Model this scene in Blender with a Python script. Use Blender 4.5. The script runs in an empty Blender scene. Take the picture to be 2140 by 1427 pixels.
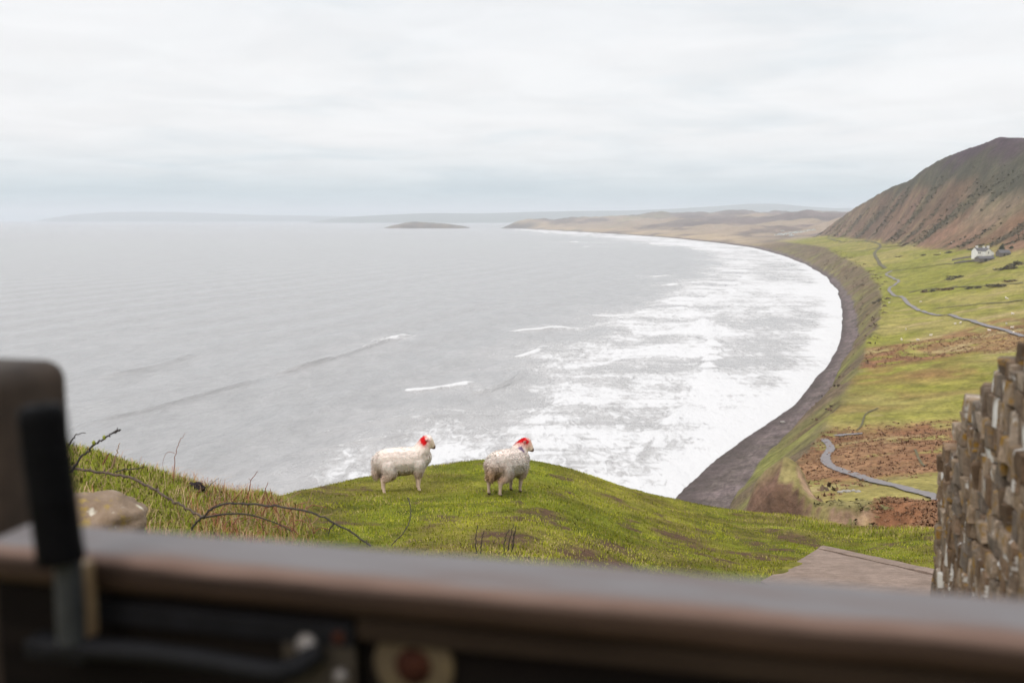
import bpy, bmesh, math, random
import numpy as np
from mathutils import Vector, Matrix, Euler, noise as mnoise

random.seed(7); RNG = np.random.default_rng(11)
SC = bpy.context.scene
COL = SC.collection
R = math.radians

# ---------------------------------------------------------------- camera
EYE = 75.0                                   # metres above the sea
FPX = 2080.0
PITCH = math.atan((713.5 - 457.0) / FPX)
cd = bpy.data.cameras.new('camera'); cam = bpy.data.objects.new('camera', cd); COL.objects.link(cam)
cam.location = (0, 0, EYE); cam.rotation_euler = (math.pi/2 - PITCH, 0, 0)
cd.sensor_width = 36.0; cd.lens = 36.0 * FPX / 2140.0
cd.clip_start = 0.05; cd.clip_end = 120000
cd.dof.use_dof = True; cd.dof.focus_distance = 15.5; cd.dof.aperture_fstop = 2.3
SC.camera = cam

# ---------------------------------------------------------------- world: overcast sky
SUN_EL, SUN_AZ = R(31), R(-145)              # azimuth from +Y towards +X : behind and to the left
w = bpy.data.worlds.new('World'); SC.world = w; w.use_nodes = True
nt = w.node_tree; nt.nodes.clear()
def N(tree, typ, **kw):
    n = tree.nodes.new(typ)
    for k, v in kw.items():
        if k.startswith('i_'):
            key = k[2:]
            key = int(key) if key.isdigit() else key.replace('_', ' ')
            n.inputs[key].default_value = v
        else: setattr(n, k, v)
    return n
def L(tree, a, b): tree.links.new(a, b)
def math_node(tree, op, a, b=None, clamp=False):
    n = N(tree, 'ShaderNodeMath', operation=op, use_clamp=clamp)
    for i, q in enumerate((a, b)):
        if q is None: continue
        if isinstance(q, (int, float)): n.inputs[i].default_value = q
        else: L(tree, q, n.inputs[i])
    return n.outputs[0]
def ramp(tree, fac, stops, interp='LINEAR'):
    n = N(tree, 'ShaderNodeValToRGB'); n.color_ramp.interpolation = interp
    el = n.color_ramp.elements
    while len(el) < len(stops): el.new(0.5)
    for e, (p, c) in zip(el, stops):
        e.position = p
        e.color = (c, c, c, 1) if isinstance(c, (int, float)) else (*c, 1)
    L(tree, fac, n.inputs[0]); return n.outputs[0]
def mixc(tree, fac, a, b, typ='MIX'):
    n = N(tree, 'ShaderNodeMix', data_type='RGBA', blend_type=typ)
    for i, q in ((0, fac), (6, a), (7, b)):
        if isinstance(q, (int, float)): n.inputs[i].default_value = q
        elif isinstance(q, tuple): n.inputs[i].default_value = (*q, 1) if len(q) == 3 else q
        else: L(tree, q, n.inputs[i])
    return n.outputs[2]
tc = N(nt, 'ShaderNodeTexCoord'); sep = N(nt, 'ShaderNodeSeparateXYZ'); L(nt, tc.outputs['Generated'], sep.inputs[0])
zz = math_node(nt, 'MAXIMUM', sep.outputs[2], 0.0)
den = math_node(nt, 'ADD', zz, 0.10)
cmb = N(nt, 'ShaderNodeCombineXYZ')
L(nt, math_node(nt, 'DIVIDE', sep.outputs[0], den), cmb.inputs[0])
L(nt, math_node(nt, 'DIVIDE', sep.outputs[1], den), cmb.inputs[1])
n1 = N(nt, 'ShaderNodeTexNoise', i_Scale=0.75, i_Detail=5.0, i_Roughness=0.52, i_Distortion=0.35)
L(nt, cmb.outputs[0], n1.inputs['Vector'])
n2 = N(nt, 'ShaderNodeTexNoise', i_Scale=1.9, i_Detail=4.0, i_Roughness=0.5, i_Distortion=0.6)
L(nt, cmb.outputs[0], n2.inputs['Vector'])
# cloud colour by height above the horizon, banks of thicker and thinner cloud over it
base = ramp(nt, zz, [(0.0, (.56, .68, .72)), (.024, (.58, .695, .735)), (.044, (.82, .865, .885)), (.075, (.955, .955, .96)),
                     (.13, (.95, .95, .955)), (.22, (.90, .91, .925)), (.40, (.88, .89, .905)), (1.0, (.88, .89, .90))])
bank = ramp(nt, n1.outputs[0], [(.34, (.87, .91, .93)), (.48, (.985, .99, .992)), (.60, (1.02, 1.015, 1.012))])
fine = ramp(nt, n2.outputs[0], [(.35, .965), (.65, 1.025)])
cl = mixc(nt, 1.0, mixc(nt, 1.0, base, bank, 'MULTIPLY'), fine, 'MULTIPLY')
# an overcast sky is about three times as bright overhead as at the horizon
grad = ramp(nt, zz, [(0.0, .333), (.22, .345), (.45, .55), (.75, .80), (1.0, .90)])
gs = math_node(nt, 'MULTIPLY', grad, 30.0)
vm = N(nt, 'ShaderNodeVectorMath', operation='SCALE'); L(nt, cl, vm.inputs[0]); L(nt, gs, vm.inputs['Scale'])
sky = N(nt, 'ShaderNodeTexSky', sky_type='NISHITA', sun_disc=False, sun_elevation=SUN_EL, sun_rotation=SUN_AZ, air_density=1.0, dust_density=2.0)
mx = mixc(nt, 0.95, sky.outputs[0], vm.outputs[0])
bg = N(nt, 'ShaderNodeBackground', i_Strength=0.1); L(nt, mx, bg.inputs[0])
wo = N(nt, 'ShaderNodeOutputWorld'); L(nt, bg.outputs[0], wo.inputs[0])

sl = bpy.data.lights.new('sun', 'SUN'); sl.energy = 1.5; sl.angle = R(25); sl.color = (1.0, .91, .83)
so = bpy.data.objects.new('sun', sl); COL.objects.link(so)
sd = Vector((math.cos(SUN_EL)*math.sin(SUN_AZ), math.cos(SUN_EL)*math.cos(SUN_AZ), math.sin(SUN_EL)))
so.rotation_euler = sd.to_track_quat('Z', 'Y').to_euler()
SC.view_settings.view_transform = 'Standard'; SC.view_settings.look = 'None'
SC.view_settings.exposure = 0.0; SC.view_settings.gamma = 1.0
SC.render.engine = 'CYCLES'
SC.cycles.use_denoising = True
SC.cycles.max_bounces = 6; SC.cycles.diffuse_bounces = 3; SC.cycles.glossy_bounces = 2
SC.cycles.volume_bounces = 0; SC.cycles.transparent_max_bounces = 6
SC.cycles.sample_clamp_indirect = 4.0

# ---------------------------------------------------------------- numpy noise
def _hash(ix, iy, seed):
    h = (ix.astype(np.int64)*374761393 + iy.astype(np.int64)*668265263 + seed*1274126177) & 0xFFFFFFFF
    h = ((h ^ (h >> 13)) * 1274126177) & 0xFFFFFFFF
    return ((h ^ (h >> 16)) & 0xFFFFFF) / float(0xFFFFFF)
def vnoise(x, y, seed=0):
    xi = np.floor(x); yi = np.floor(y); fx = x-xi; fy = y-yi
    ux = fx*fx*fx*(fx*(fx*6-15)+10); uy = fy*fy*fy*(fy*(fy*6-15)+10)
    a = _hash(xi, yi, seed); b = _hash(xi+1, yi, seed); c = _hash(xi, yi+1, seed); d = _hash(xi+1, yi+1, seed)
    return (a+(b-a)*ux) + ((c+(d-c)*ux)-(a+(b-a)*ux))*uy
def fbm(x, y, scale, oct=4, seed=0, gain=.5):
    s = 0; a = 1; t = 0
    for o in range(oct):
        c, q = math.cos(.6*o), math.sin(.6*o)
        s = s + a*(vnoise((x*c-y*q)/scale+17.3*o, (x*q+y*c)/scale-9.1*o, seed+o)-.5)*2; t += a; a *= gain; scale *= .5
    return s/t
def sst(a, b, x):
    t = np.clip((x-a)/(b-a), 0, 1); return t*t*(3-2*t)
def lerp(a, b, t): return a+(b-a)*t

# ---------------------------------------------------------------- the land, as heights over the plan (x east, y north, metres)
def tab(*rows, smooth=True):
    a = np.array(rows, float)
    if not smooth: return lambda y, c: np.interp(y, a[:, 0], a[:, c])
    k = np.exp(-.5*(np.arange(-30, 31)/9.0)**2); k /= k.sum()
    ys = np.exp(np.linspace(math.log(30), math.log(14000), 1850)); cols = {}
    for c in range(1, a.shape[1]):
        raw = np.interp(ys, a[:, 0], a[:, c]); sm_ = np.convolve(np.pad(raw, 30, mode='edge'), k, 'valid')
        w_ = np.clip((ys-60)/60, 0, 1)*np.clip((5500-ys)/1500, 0, 1); cols[c] = raw+(sm_-raw)*w_
    return lambda y, c: np.where(y < 30, np.interp(y, a[:, 0], a[:, c]), np.interp(y, ys, cols[c]))
WATER = tab((-3000,-700),(-200,-110),(0,-55),(100,-20),(200,22),(260.6,43.4),(282.4,51.5),(325.6,73.5),(365,96.5),(427,129),(531,172),(670,224.4),
            (811,271),(993,328),(1278,405),(1607,478),(2021,552),(2587,628),(3096,640),(3950,618),(4790,527),(5856,364),(7000,160),(7532,54),
            (7700,-90),(7760,-110),(7850,-60),(8300,150),(9000,500),(9800,1500),(10500,4000),(14000,9000))
_W = WATER
def WATER(y, c=1): return _W(y, 1) + 2.6*fbm(y, y*0, 75, 3, 7)*sst(200, 300, y)*(1-sst(1500, 3000, y))
FOOT = tab((-3000,-680),(-200,-95),(0,-40),(100,-6),(188,37),(244,54.9),(276,66.7),(312.6,84.4),(359,109),(434,142),(528,180),(643,223.5),(822,283.5),
           (1054,350),(1227,397),(1591,478),(2021,558),(2400,612),(2587,640),(3096,655),(3950,632),(4790,541),(5856,378),(7000,172),(7532,66),
           (7700,-78),(7760,-100),(7850,-48),(8300,165),(9000,515),(9800,1520),(10500,4020),(14000,9020))
EDGE = tab((-3000,-640,74),(-200,-60,72),(0,-15,69),(30,-4,62),(60,8,55),(80,16,49),(110,30,40.5),(140,42,33.5),(188,53,25.5),(230,71,22),(310,104.4,19),(418,150,18),
           (586,217,18),(835,309,18.5),(1161,410,19),(1577,508,23),(1900,595,22),(2300,665,18),(2939,745,13),(3400,760,12),(4000,700,12),(14000,9100,12))
HFOOT = tab((-3000,300,80),(0,140,78),(110,130,50),(200,190,42),(300,240,40),(450,300,40),(600,360,42),(840,425,46),(1020,479,43),(1180,505,39),(1436,560,36),(1800,645,36),(2400,748,33),(2800,830,28),(3200,900,24),(14000,9500,24))
RIDGE = tab((-3000,900,100),(0,480,95),(300,560,110),(600,620,150),(900,660,184),(1200,676,184),(1350,683,181),(1410,688,186),(1444,692,191),(1490,697,186),(1530,702,184),(1650,711,177),
            (1900,749,149),(2100,776,132),(2300,800,110),(2420,805,90),(2500,806,71),(2620,815,45),(2800,860,30),(3300,1000,25),(14000,9900,25), smooth=False)
LIP = np.array([  # bearing (deg from north), distance, height of the grassy lip in front of the viewpoint
    (-180,160,76),(-140,26,74.3),(-90,11,73.7),(-45,8.6,73.35),(-33,8.5,73.2),(-24.3,9.3,73.04),(-20.7,9.6,72.68),(-17,10.4,72.19),(-14.1,12.3,71.51),(-12,14.8,70.95),
    (-7.6,17.6,70.47),(-2.0,18.5,70.42),(.85,18.8,70.40),(3.67,19.05,70.1),(6.45,19.6,69.67),(9.26,20.2,69.23),(13.6,20.5,68.93),(16.3,20.8,68.99),
    (18.4,20.0,68.99),(23.8,17.6,69.78),(30,16,70.3),(45,18,71),(60,40,72),(90,120,75),(140,160,76),(180,160,76)])
_pd = np.linspace(-180, 180, 3601)
_k = np.exp(-.5*(np.arange(-60, 61)/13.0)**2); _k /= _k.sum()
def _sm(c):
    a = np.interp(_pd, LIP[:,0], LIP[:,c]); return np.convolve(np.pad(a, 60, mode='edge'), _k, 'valid')
_lr, _lz = _sm(1), _sm(2)
def far_h(x, y):
    xw = WATER(y,1); xf = FOOT(y,1); xe = EDGE(y,1); ze = EDGE(y,2); xh = HFOOT(y,1); zh = HFOOT(y,2); xr = RIDGE(y,1); zr = RIDGE(y,2)
    wob = fbm(x, y, 90, 3, 5)*4*sst(150, 500, y) + fbm(x, y, 18, 3, 6)*1.6
    gul = fbm(y*1.0+x*.35, x*.12, 16, 4, 8)                     # gullies that run down the cliff
    X = x + wob
    t = (X-xf)/np.maximum(xe-xf, 4)
    zc = 2.6 + (ze-2.6)*np.clip(t, 0, 1)**.92
    inc = np.sin(np.clip(t, 0, 1)*math.pi)
    zc = zc + gul*inc*np.clip(ze*.19, 0, 5.0)
    sh = np.clip((X-xe)/np.maximum(xh-xe, 10), 0, 1)
    zt = ze + (zh-ze)*(sh**1.15)
    sr = np.clip((X-xh)/np.maximum(xr-xh, 10), 0, 1.0)
    zhill = zh + (zr-zh)*(.55*sr + .45*(sr*sr*(3-2*sr)))
    over = np.clip(X-xr, 0, None); zhill = zhill - over*.07
    z = np.where(t < 1, zc, np.where(sh < 1, zt, zhill))
    beach = np.clip((x-xw)/np.maximum(xf-xw, 2), -60, 1)
    zb = np.where(beach < 0, beach*1.2-.02, 2.6*beach) + .12*fbm(x, y, 7, 2, 3)*np.clip(beach, 0, 1)
    z = np.where((x < xf+.1) | (t < 0), np.minimum(zb, z), z)
    inland = sst(1.0, 1.4, t)*(1-sst(.0, .35, sr)*.3)
    z = z + inland*(fbm(x, y, 60, 4, 21)*2.2*sst(120, 260, y) + fbm(x, y, 14, 3, 22)*.5)
    z = z + sst(.05, .3, sr)*(fbm(x, y, 160, 4, 23)*7 + fbm(x, y, 34, 3, 24)*1.8)*(1-.6*sst(.8, 1, sr))
    # dunes and the far headland
    d = x-WATER(y,1)
    zd = 13*(1-np.exp(-np.maximum(d-12, 0)/45)) + 70*sst(120, 1300, d) + 11*fbm(x, y, 420, 4, 31)*sst(40, 300, d) + 44*np.abs(fbm(x, y*.6, 300, 4, 32))*sst(20, 420, d)
    zd = zd + 13*np.abs(fbm(x, y*.5, 95, 3, 33))*sst(60, 300, d)
    zd = zd + 42*sst(6900, 7600, y)*sst(10, 170, d)*(1-sst(200, 700, d)*.5)
    zd = np.where(d < 12, np.minimum(z, 2.6*np.clip(d/12, -8, 1)), zd + 2.6)
    k = sst(2350, 3300, y + (x-700)*.35)
    return lerp(z, zd, k)
def near_h(x, y):
    ph = np.degrees(np.arctan2(x, y)); r = np.hypot(x, y)
    rl = np.interp(ph, _pd, _lr); zl = np.interp(ph, _pd, _lz)
    s = np.clip(r/rl, 0, 1)
    z = 73.55 + (zl-73.55)*(1-(1-s)**1.12)
    e = np.clip(r-rl, 0, None)
    drop = np.where(e < 3, .18*e+.10*e*e, .54+.9+.78*(e-3))
    hum = fbm(x, y, 3.2, 3, 41)*.07 + fbm(x, y, .8, 3, 42)*.03
    return z - drop + hum*sst(1.0, 3.0, r), rl
def height(x, y):
    x = np.asarray(x, float); y = np.asarray(y, float)
    zn, rl = near_h(x, y); r = np.hypot(x, y)
    zf = far_h(x, y)
    # the gully and the slumped bank below the viewpoint
    ph = np.degrees(np.arctan2(x, y))
    dw = 113 + 5*fbm(x, y*0, 9, 3, 51) - 7*sst(15.5, 19, ph)
    g = sst(11.5, 14, ph)*(1-sst(20.5, 24, ph))
    zf = zf + g*(2.2*np.exp(-((r-dw-5)/8)**2) - 7.5*(1-sst(dw-4.5, dw+.5, r))*sst(45, 95, r)*(1+.35*fbm(x, y, 7, 3, 52)))
    zf = zf + (6.0*np.exp(-((ph-15.2)/1.9)**4)+1.6*fbm(x, y, 3.5, 3, 54)*np.exp(-((ph-15.2)/2.2)**2))*np.exp(-((r-118+3*fbm(x, y, 8, 2, 55))/8)**2)
    zf = zf + sst(20, 24, ph)*(1-sst(30, 36, ph))*1.2*np.exp(-((r-105)/14)**2)
    a = rl+4
    z = lerp(zn, zf, sst(a, a+62, r))
    back = sst(55, 80, np.abs(ph))                               # level plateau behind the viewpoint
    return np.where(r < rl, zn, z)
def h1(x, y): return float(height(np.array([x]), np.array([y]))[0])
def ray(u, v):
    x = (u-1070)/FPX; yy = (713.5-v)/FPX
    return x, math.cos(PITCH)+yy*math.sin(PITCH), -math.sin(PITCH)+yy*math.cos(PITCH)
def hit(u, v, tmin=1.5, tmax=None):
    """the point of the land that a surveyor at the viewpoint sights"""
    X, Y, Z = ray(u, v); tmax = tmax or (40 if tmin < 20 else 9000)
    a, b = tmin, tmax; n = 900
    for _ in range(3):
        t = np.exp(np.linspace(math.log(a), math.log(b), n)); below = np.nonzero(EYE+Z*t < height(X*t, Y*t))[0]
        i = below[0] if len(below) else n-1
        a, b = t[max(i-1, 0)], t[i]; n = 24
    return Vector((X*b, Y*b, EYE+Z*b))
def at_depth(u, v, d):
    X, Y, Z = ray(u, v); t = d/Y; return Vector((X*t, d, EYE+Z*t))
def at_sea(u, v):
    X, Y, Z = ray(u, v); t = -EYE/Z; return (X*t, Y*t)

# ---------------------------------------------------------------- object helpers
def tag(o, label=None, cat=None, group=None, kind=None):
    if label: o['label'] = label
    if cat: o['category'] = cat
    if group: o['group'] = group
    if kind: o['kind'] = kind
    return o
def link(name, me, mat=None, parent=None, smooth=True):
    o = bpy.data.objects.new(name, me); COL.objects.link(o)
    if mat and not me.materials: me.materials.append(mat)
    if parent: o.parent = parent
    return o
def empty(name, loc=(0,0,0), rot=(0,0,0)):
    o = bpy.data.objects.new(name, None); COL.objects.link(o); o.location = loc; o.rotation_euler = rot; o.empty_display_size = .1
    return o
def mesh_np(name, V, F, smooth=True):
    """V (n,3), F (m,k) with k = 3 or 4"""
    me = bpy.data.meshes.new(name); V = np.asarray(V, np.float32); F = np.asarray(F, np.int32); k = F.shape[1]
    me.vertices.add(len(V)); me.vertices.foreach_set('co', V.ravel())
    me.loops.add(F.size); me.loops.foreach_set('vertex_index', F.ravel())
    me.polygons.add(len(F)); me.polygons.foreach_set('loop_start', np.arange(0, F.size, k, dtype=np.int32))
    me.polygons.foreach_set('loop_total', np.full(len(F), k, np.int32))
    me.polygons.foreach_set('use_smooth', np.full(len(F), smooth, bool))
    me.update(calc_edges=True); me.validate(); return me
def soft_normals(me, nr):
    at = me.attributes.new('custom_normal', 'FLOAT_VECTOR', 'POINT'); at.data.foreach_set('vector', np.ascontiguousarray(nr, np.float32).ravel())
def orient(V, F, nv):
    V = np.asarray(V); g = np.cross(V[F[:, 1]]-V[F[:, 0]], V[F[:, 2]]-V[F[:, 0]]); fl = (g*nv[F[:, 0]]).sum(1) < 0
    F = F.copy(); F[fl] = F[fl][:, ::-1]; return F
def attr_f(me, name, a):
    at = me.attributes.new(name, 'FLOAT', 'POINT'); at.data.foreach_set('value', np.asarray(a, np.float32).ravel())
def attr_c(me, name, c):
    c = np.asarray(c, np.float32)
    if c.shape[1] == 3: c = np.hstack([c, np.ones((len(c), 1), np.float32)])
    at = me.attributes.new(name, 'FLOAT_COLOR', 'POINT'); at.data.foreach_set('color', c.ravel())
def bm_mesh(name, bm, smooth=False):
    me = bpy.data.meshes.new(name); bm.normal_update(); bm.to_mesh(me); bm.free()
    me.polygons.foreach_set('use_smooth', np.full(len(me.polygons), smooth, bool)); me.update(); return me
def bm_box(bm, c, s, rot=None, bevel=0, seg=2):
    r = bmesh.ops.create_cube(bm, size=1.0)
    M = Matrix.Translation(c) @ (rot.to_4x4() if rot is not None else Matrix.Identity(4)) @ Matrix.Diagonal((*s, 1))
    bmesh.ops.transform(bm, matrix=M, verts=r['verts'])
    if bevel:
        es = list({e for v in r['verts'] for e in v.link_edges})
        bmesh.ops.bevel(bm, geom=es, offset=bevel, segments=seg, affect='EDGES', profile=.5)
def bm_cyl(bm, p0, p1, r0, r1=None, n=16):
    p0 = Vector(p0); p1 = Vector(p1); d = p1-p0; r1 = r0 if r1 is None else r1
    q = d.to_track_quat('Z', 'Y').to_matrix().to_4x4()
    bmesh.ops.create_cone(bm, cap_ends=True, segments=n, radius1=r0, radius2=r1, depth=d.length, matrix=Matrix.Translation((p0+p1)/2) @ q)
def tube(pts, rad, n=6):
    """tapered tube along points -> V, F (quads)"""
    P = [Vector(p) for p in pts]; V = []; F = []
    rad = rad if hasattr(rad, '__len__') else [rad]*len(P)
    for i, p in enumerate(P):
        d = (P[min(i+1, len(P)-1)]-P[max(i-1, 0)]).normalized()
        a = d.cross(Vector((.31, .17, .93))).normalized(); b = d.cross(a)
        for k in range(n):
            an = 2*math.pi*k/n; V.append(p+(a*math.cos(an)+b*math.sin(an))*rad[i])
    for i in range(len(P)-1):
        for k in range(n): F.append((i*n+k, i*n+(k+1) % n, (i+1)*n+(k+1) % n, (i+1)*n+k))
    return [tuple(v) for v in V], F
def catmull(P, n):
    P = [Vector(p) for p in P]; out = []
    for i in range(len(P)-1):
        a = P[max(i-1, 0)]; b = P[i]; c = P[i+1]; d = P[min(i+2, len(P)-1)]
        for k in range(n):
            t = k/n
            out.append(.5*((2*b)+(c-a)*t+(2*a-5*b+4*c-d)*t*t+(3*b-a-3*c+d)*t**3))
    out.append(P[-1]); return out
def blob(name, rx, ry, rz, seed, sub=2, amp=.25, freq=1.6):
    bm = bmesh.new(); bmesh.ops.create_icosphere(bm, subdivisions=sub, radius=1)
    for v in bm.verts:
        n = mnoise.fractal(v.co*freq+Vector((seed*3.1, seed*1.7, 0)), 1.0, 2.0, 3)
        v.co *= 1+amp*n; v.co.x *= rx; v.co.y *= ry; v.co.z *= rz
    return bm_mesh(name, bm, True)

# ---------------------------------------------------------------- material helpers
def mat(name):
    m = bpy.data.materials.new(name); m.use_nodes = True; t = m.node_tree
    return m, t, t.nodes['Principled BSDF']
def vec(t, scale=(1,1,1), coord='Object'):
    tcn = N(t, 'ShaderNodeTexCoord'); mp = N(t, 'ShaderNodeMapping'); mp.inputs['Scale'].default_value = scale
    L(t, tcn.outputs[coord], mp.inputs[0]); return mp.outputs[0]
def noise(t, v, scale, detail=4, rough=.55, dist=0):
    n = N(t, 'ShaderNodeTexNoise', i_Scale=scale, i_Detail=detail, i_Roughness=rough, i_Distortion=dist); L(t, v, n.inputs['Vector']); return n.outputs[0]
def bump(t, h, strength, dist, b, normal=None):
    n = N(t, 'ShaderNodeBump', i_Strength=strength, i_Distance=dist); L(t, h, n.inputs['Height'])
    if normal is not None: L(t, normal, n.inputs['Normal'])
    L(t, n.outputs[0], b.inputs['Normal']); return n.outputs[0]
def attr(t, name):
    n = N(t, 'ShaderNodeAttribute', attribute_name=name); return n
def plain(name, c, rough=.7, c2=None, scale=8, metal=0, bs=.2, spec=.3, stretch=(1,1,1)):
    m, t, b = mat(name); v = vec(t, stretch); n = noise(t, v, scale, 5, .6)
    c2 = c2 or tuple(q*.6 for q in c)
    L(t, ramp(t, n, [(.3, c2), (.7, c)]), b.inputs['Base Color'])
    b.inputs['Roughness'].default_value = rough; b.inputs['Metallic'].default_value = metal; b.inputs['Specular IOR Level'].default_value = spec
    if bs: bump(t, n, bs, .02, b)
    return m

# land seen far off: colour of the plant cover comes as an attribute, the grain from noise
m_land, t, b = mat('hillside_cover')
v = vec(t); ca = attr(t, 'cover')
n_f = noise(t, v, .9, 5, .65); n_m = noise(t, v, .12, 5, .6); n_l = noise(t, v, .012, 5, .6)
k = mixc(t, 1.0, ca.outputs['Color'], ramp(t, n_f, [(.28, .62), (.72, 1.38)]), 'MULTIPLY')
k = mixc(t, 1.0, k, ramp(t, n_m, [(.3, (.74, .76, .70)), (.7, (1.25, 1.22, 1.26))]), 'MULTIPLY')
k = mixc(t, 1.0, k, ramp(t, n_l, [(.3, (.88, .9, .86)), (.7, (1.12, 1.1, 1.14))]), 'MULTIPLY')
L(t, k, b.inputs['Base Color']); b.inputs['Roughness'].default_value = .95; b.inputs['Specular IOR Level'].default_value = .05
hb = math_node(t, 'ADD', math_node(t, 'MULTIPLY', n_m, 3.0), n_f)
bump(t, hb, .55, .9, b)

m_near, t, b = mat('turf_ground')
v = vec(t); ca = attr(t, 'cover'); nf = noise(t, v, 55, 4, .7); nm = noise(t, v, 7, 5, .65); nl = noise(t, v, 1.1, 4, .6)
k = mixc(t, 1.0, ca.outputs['Color'], ramp(t, nf, [(.25, .5), (.75, 1.45)]), 'MULTIPLY')
k = mixc(t, 1.0, k, ramp(t, nm, [(.3, (.66, .70, .6)), (.7, (1.3, 1.25, 1.2))]), 'MULTIPLY')
L(t, k, b.inputs['Base Color']); b.inputs['Roughness'].default_value = .95; b.inputs['Specular IOR Level'].default_value = .08
bump(t, math_node(t, 'ADD', math_node(t, 'MULTIPLY', nm, 2.0), nf), .8, .04, b)

# ---------------------------------------------------------------- polar sheets of land
def polar(name, az, rr, colour_fn, m, hf=height, wrap=False):
    A, RR = np.meshgrid(az, rr, indexing='ij'); x = (RR*np.sin(A)).ravel(); y = (RR*np.cos(A)).ravel()
    z = hf(x, y); na, nr = len(az), len(rr)
    i = np.arange(na-1)[:, None]*nr + np.arange(nr-1)[None, :]; i = i.ravel()
    F = np.stack([i, i+1, i+nr+1, i+nr], 1)
    keep = z[F].max(1) > -3.0
    F = F[keep]
    used = np.unique(F); remap = np.full(len(x), -1, np.int64); remap[used] = np.arange(len(used))
    x, y, z = x[used], y[used], z[used]
    Z = None
    me = mesh_np(name, np.stack([x, y, z], 1), remap[F])
    nrm = np.empty(len(x)*3, np.float32); me.vertices.foreach_get('normal', nrm); nz = np.abs(nrm.reshape(-1, 3)[:, 2])
    attr_c(me, 'cover', colour_fn(x, y, z, nz))
    o = link(name, me, m); return o
fine_az = np.radians(np.linspace(-32, 33, 700))
AZ = np.concatenate([np.radians(np.linspace(-180, -33, 50)), fine_az, np.radians(np.linspace(34.5, 180, 50))])

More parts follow.
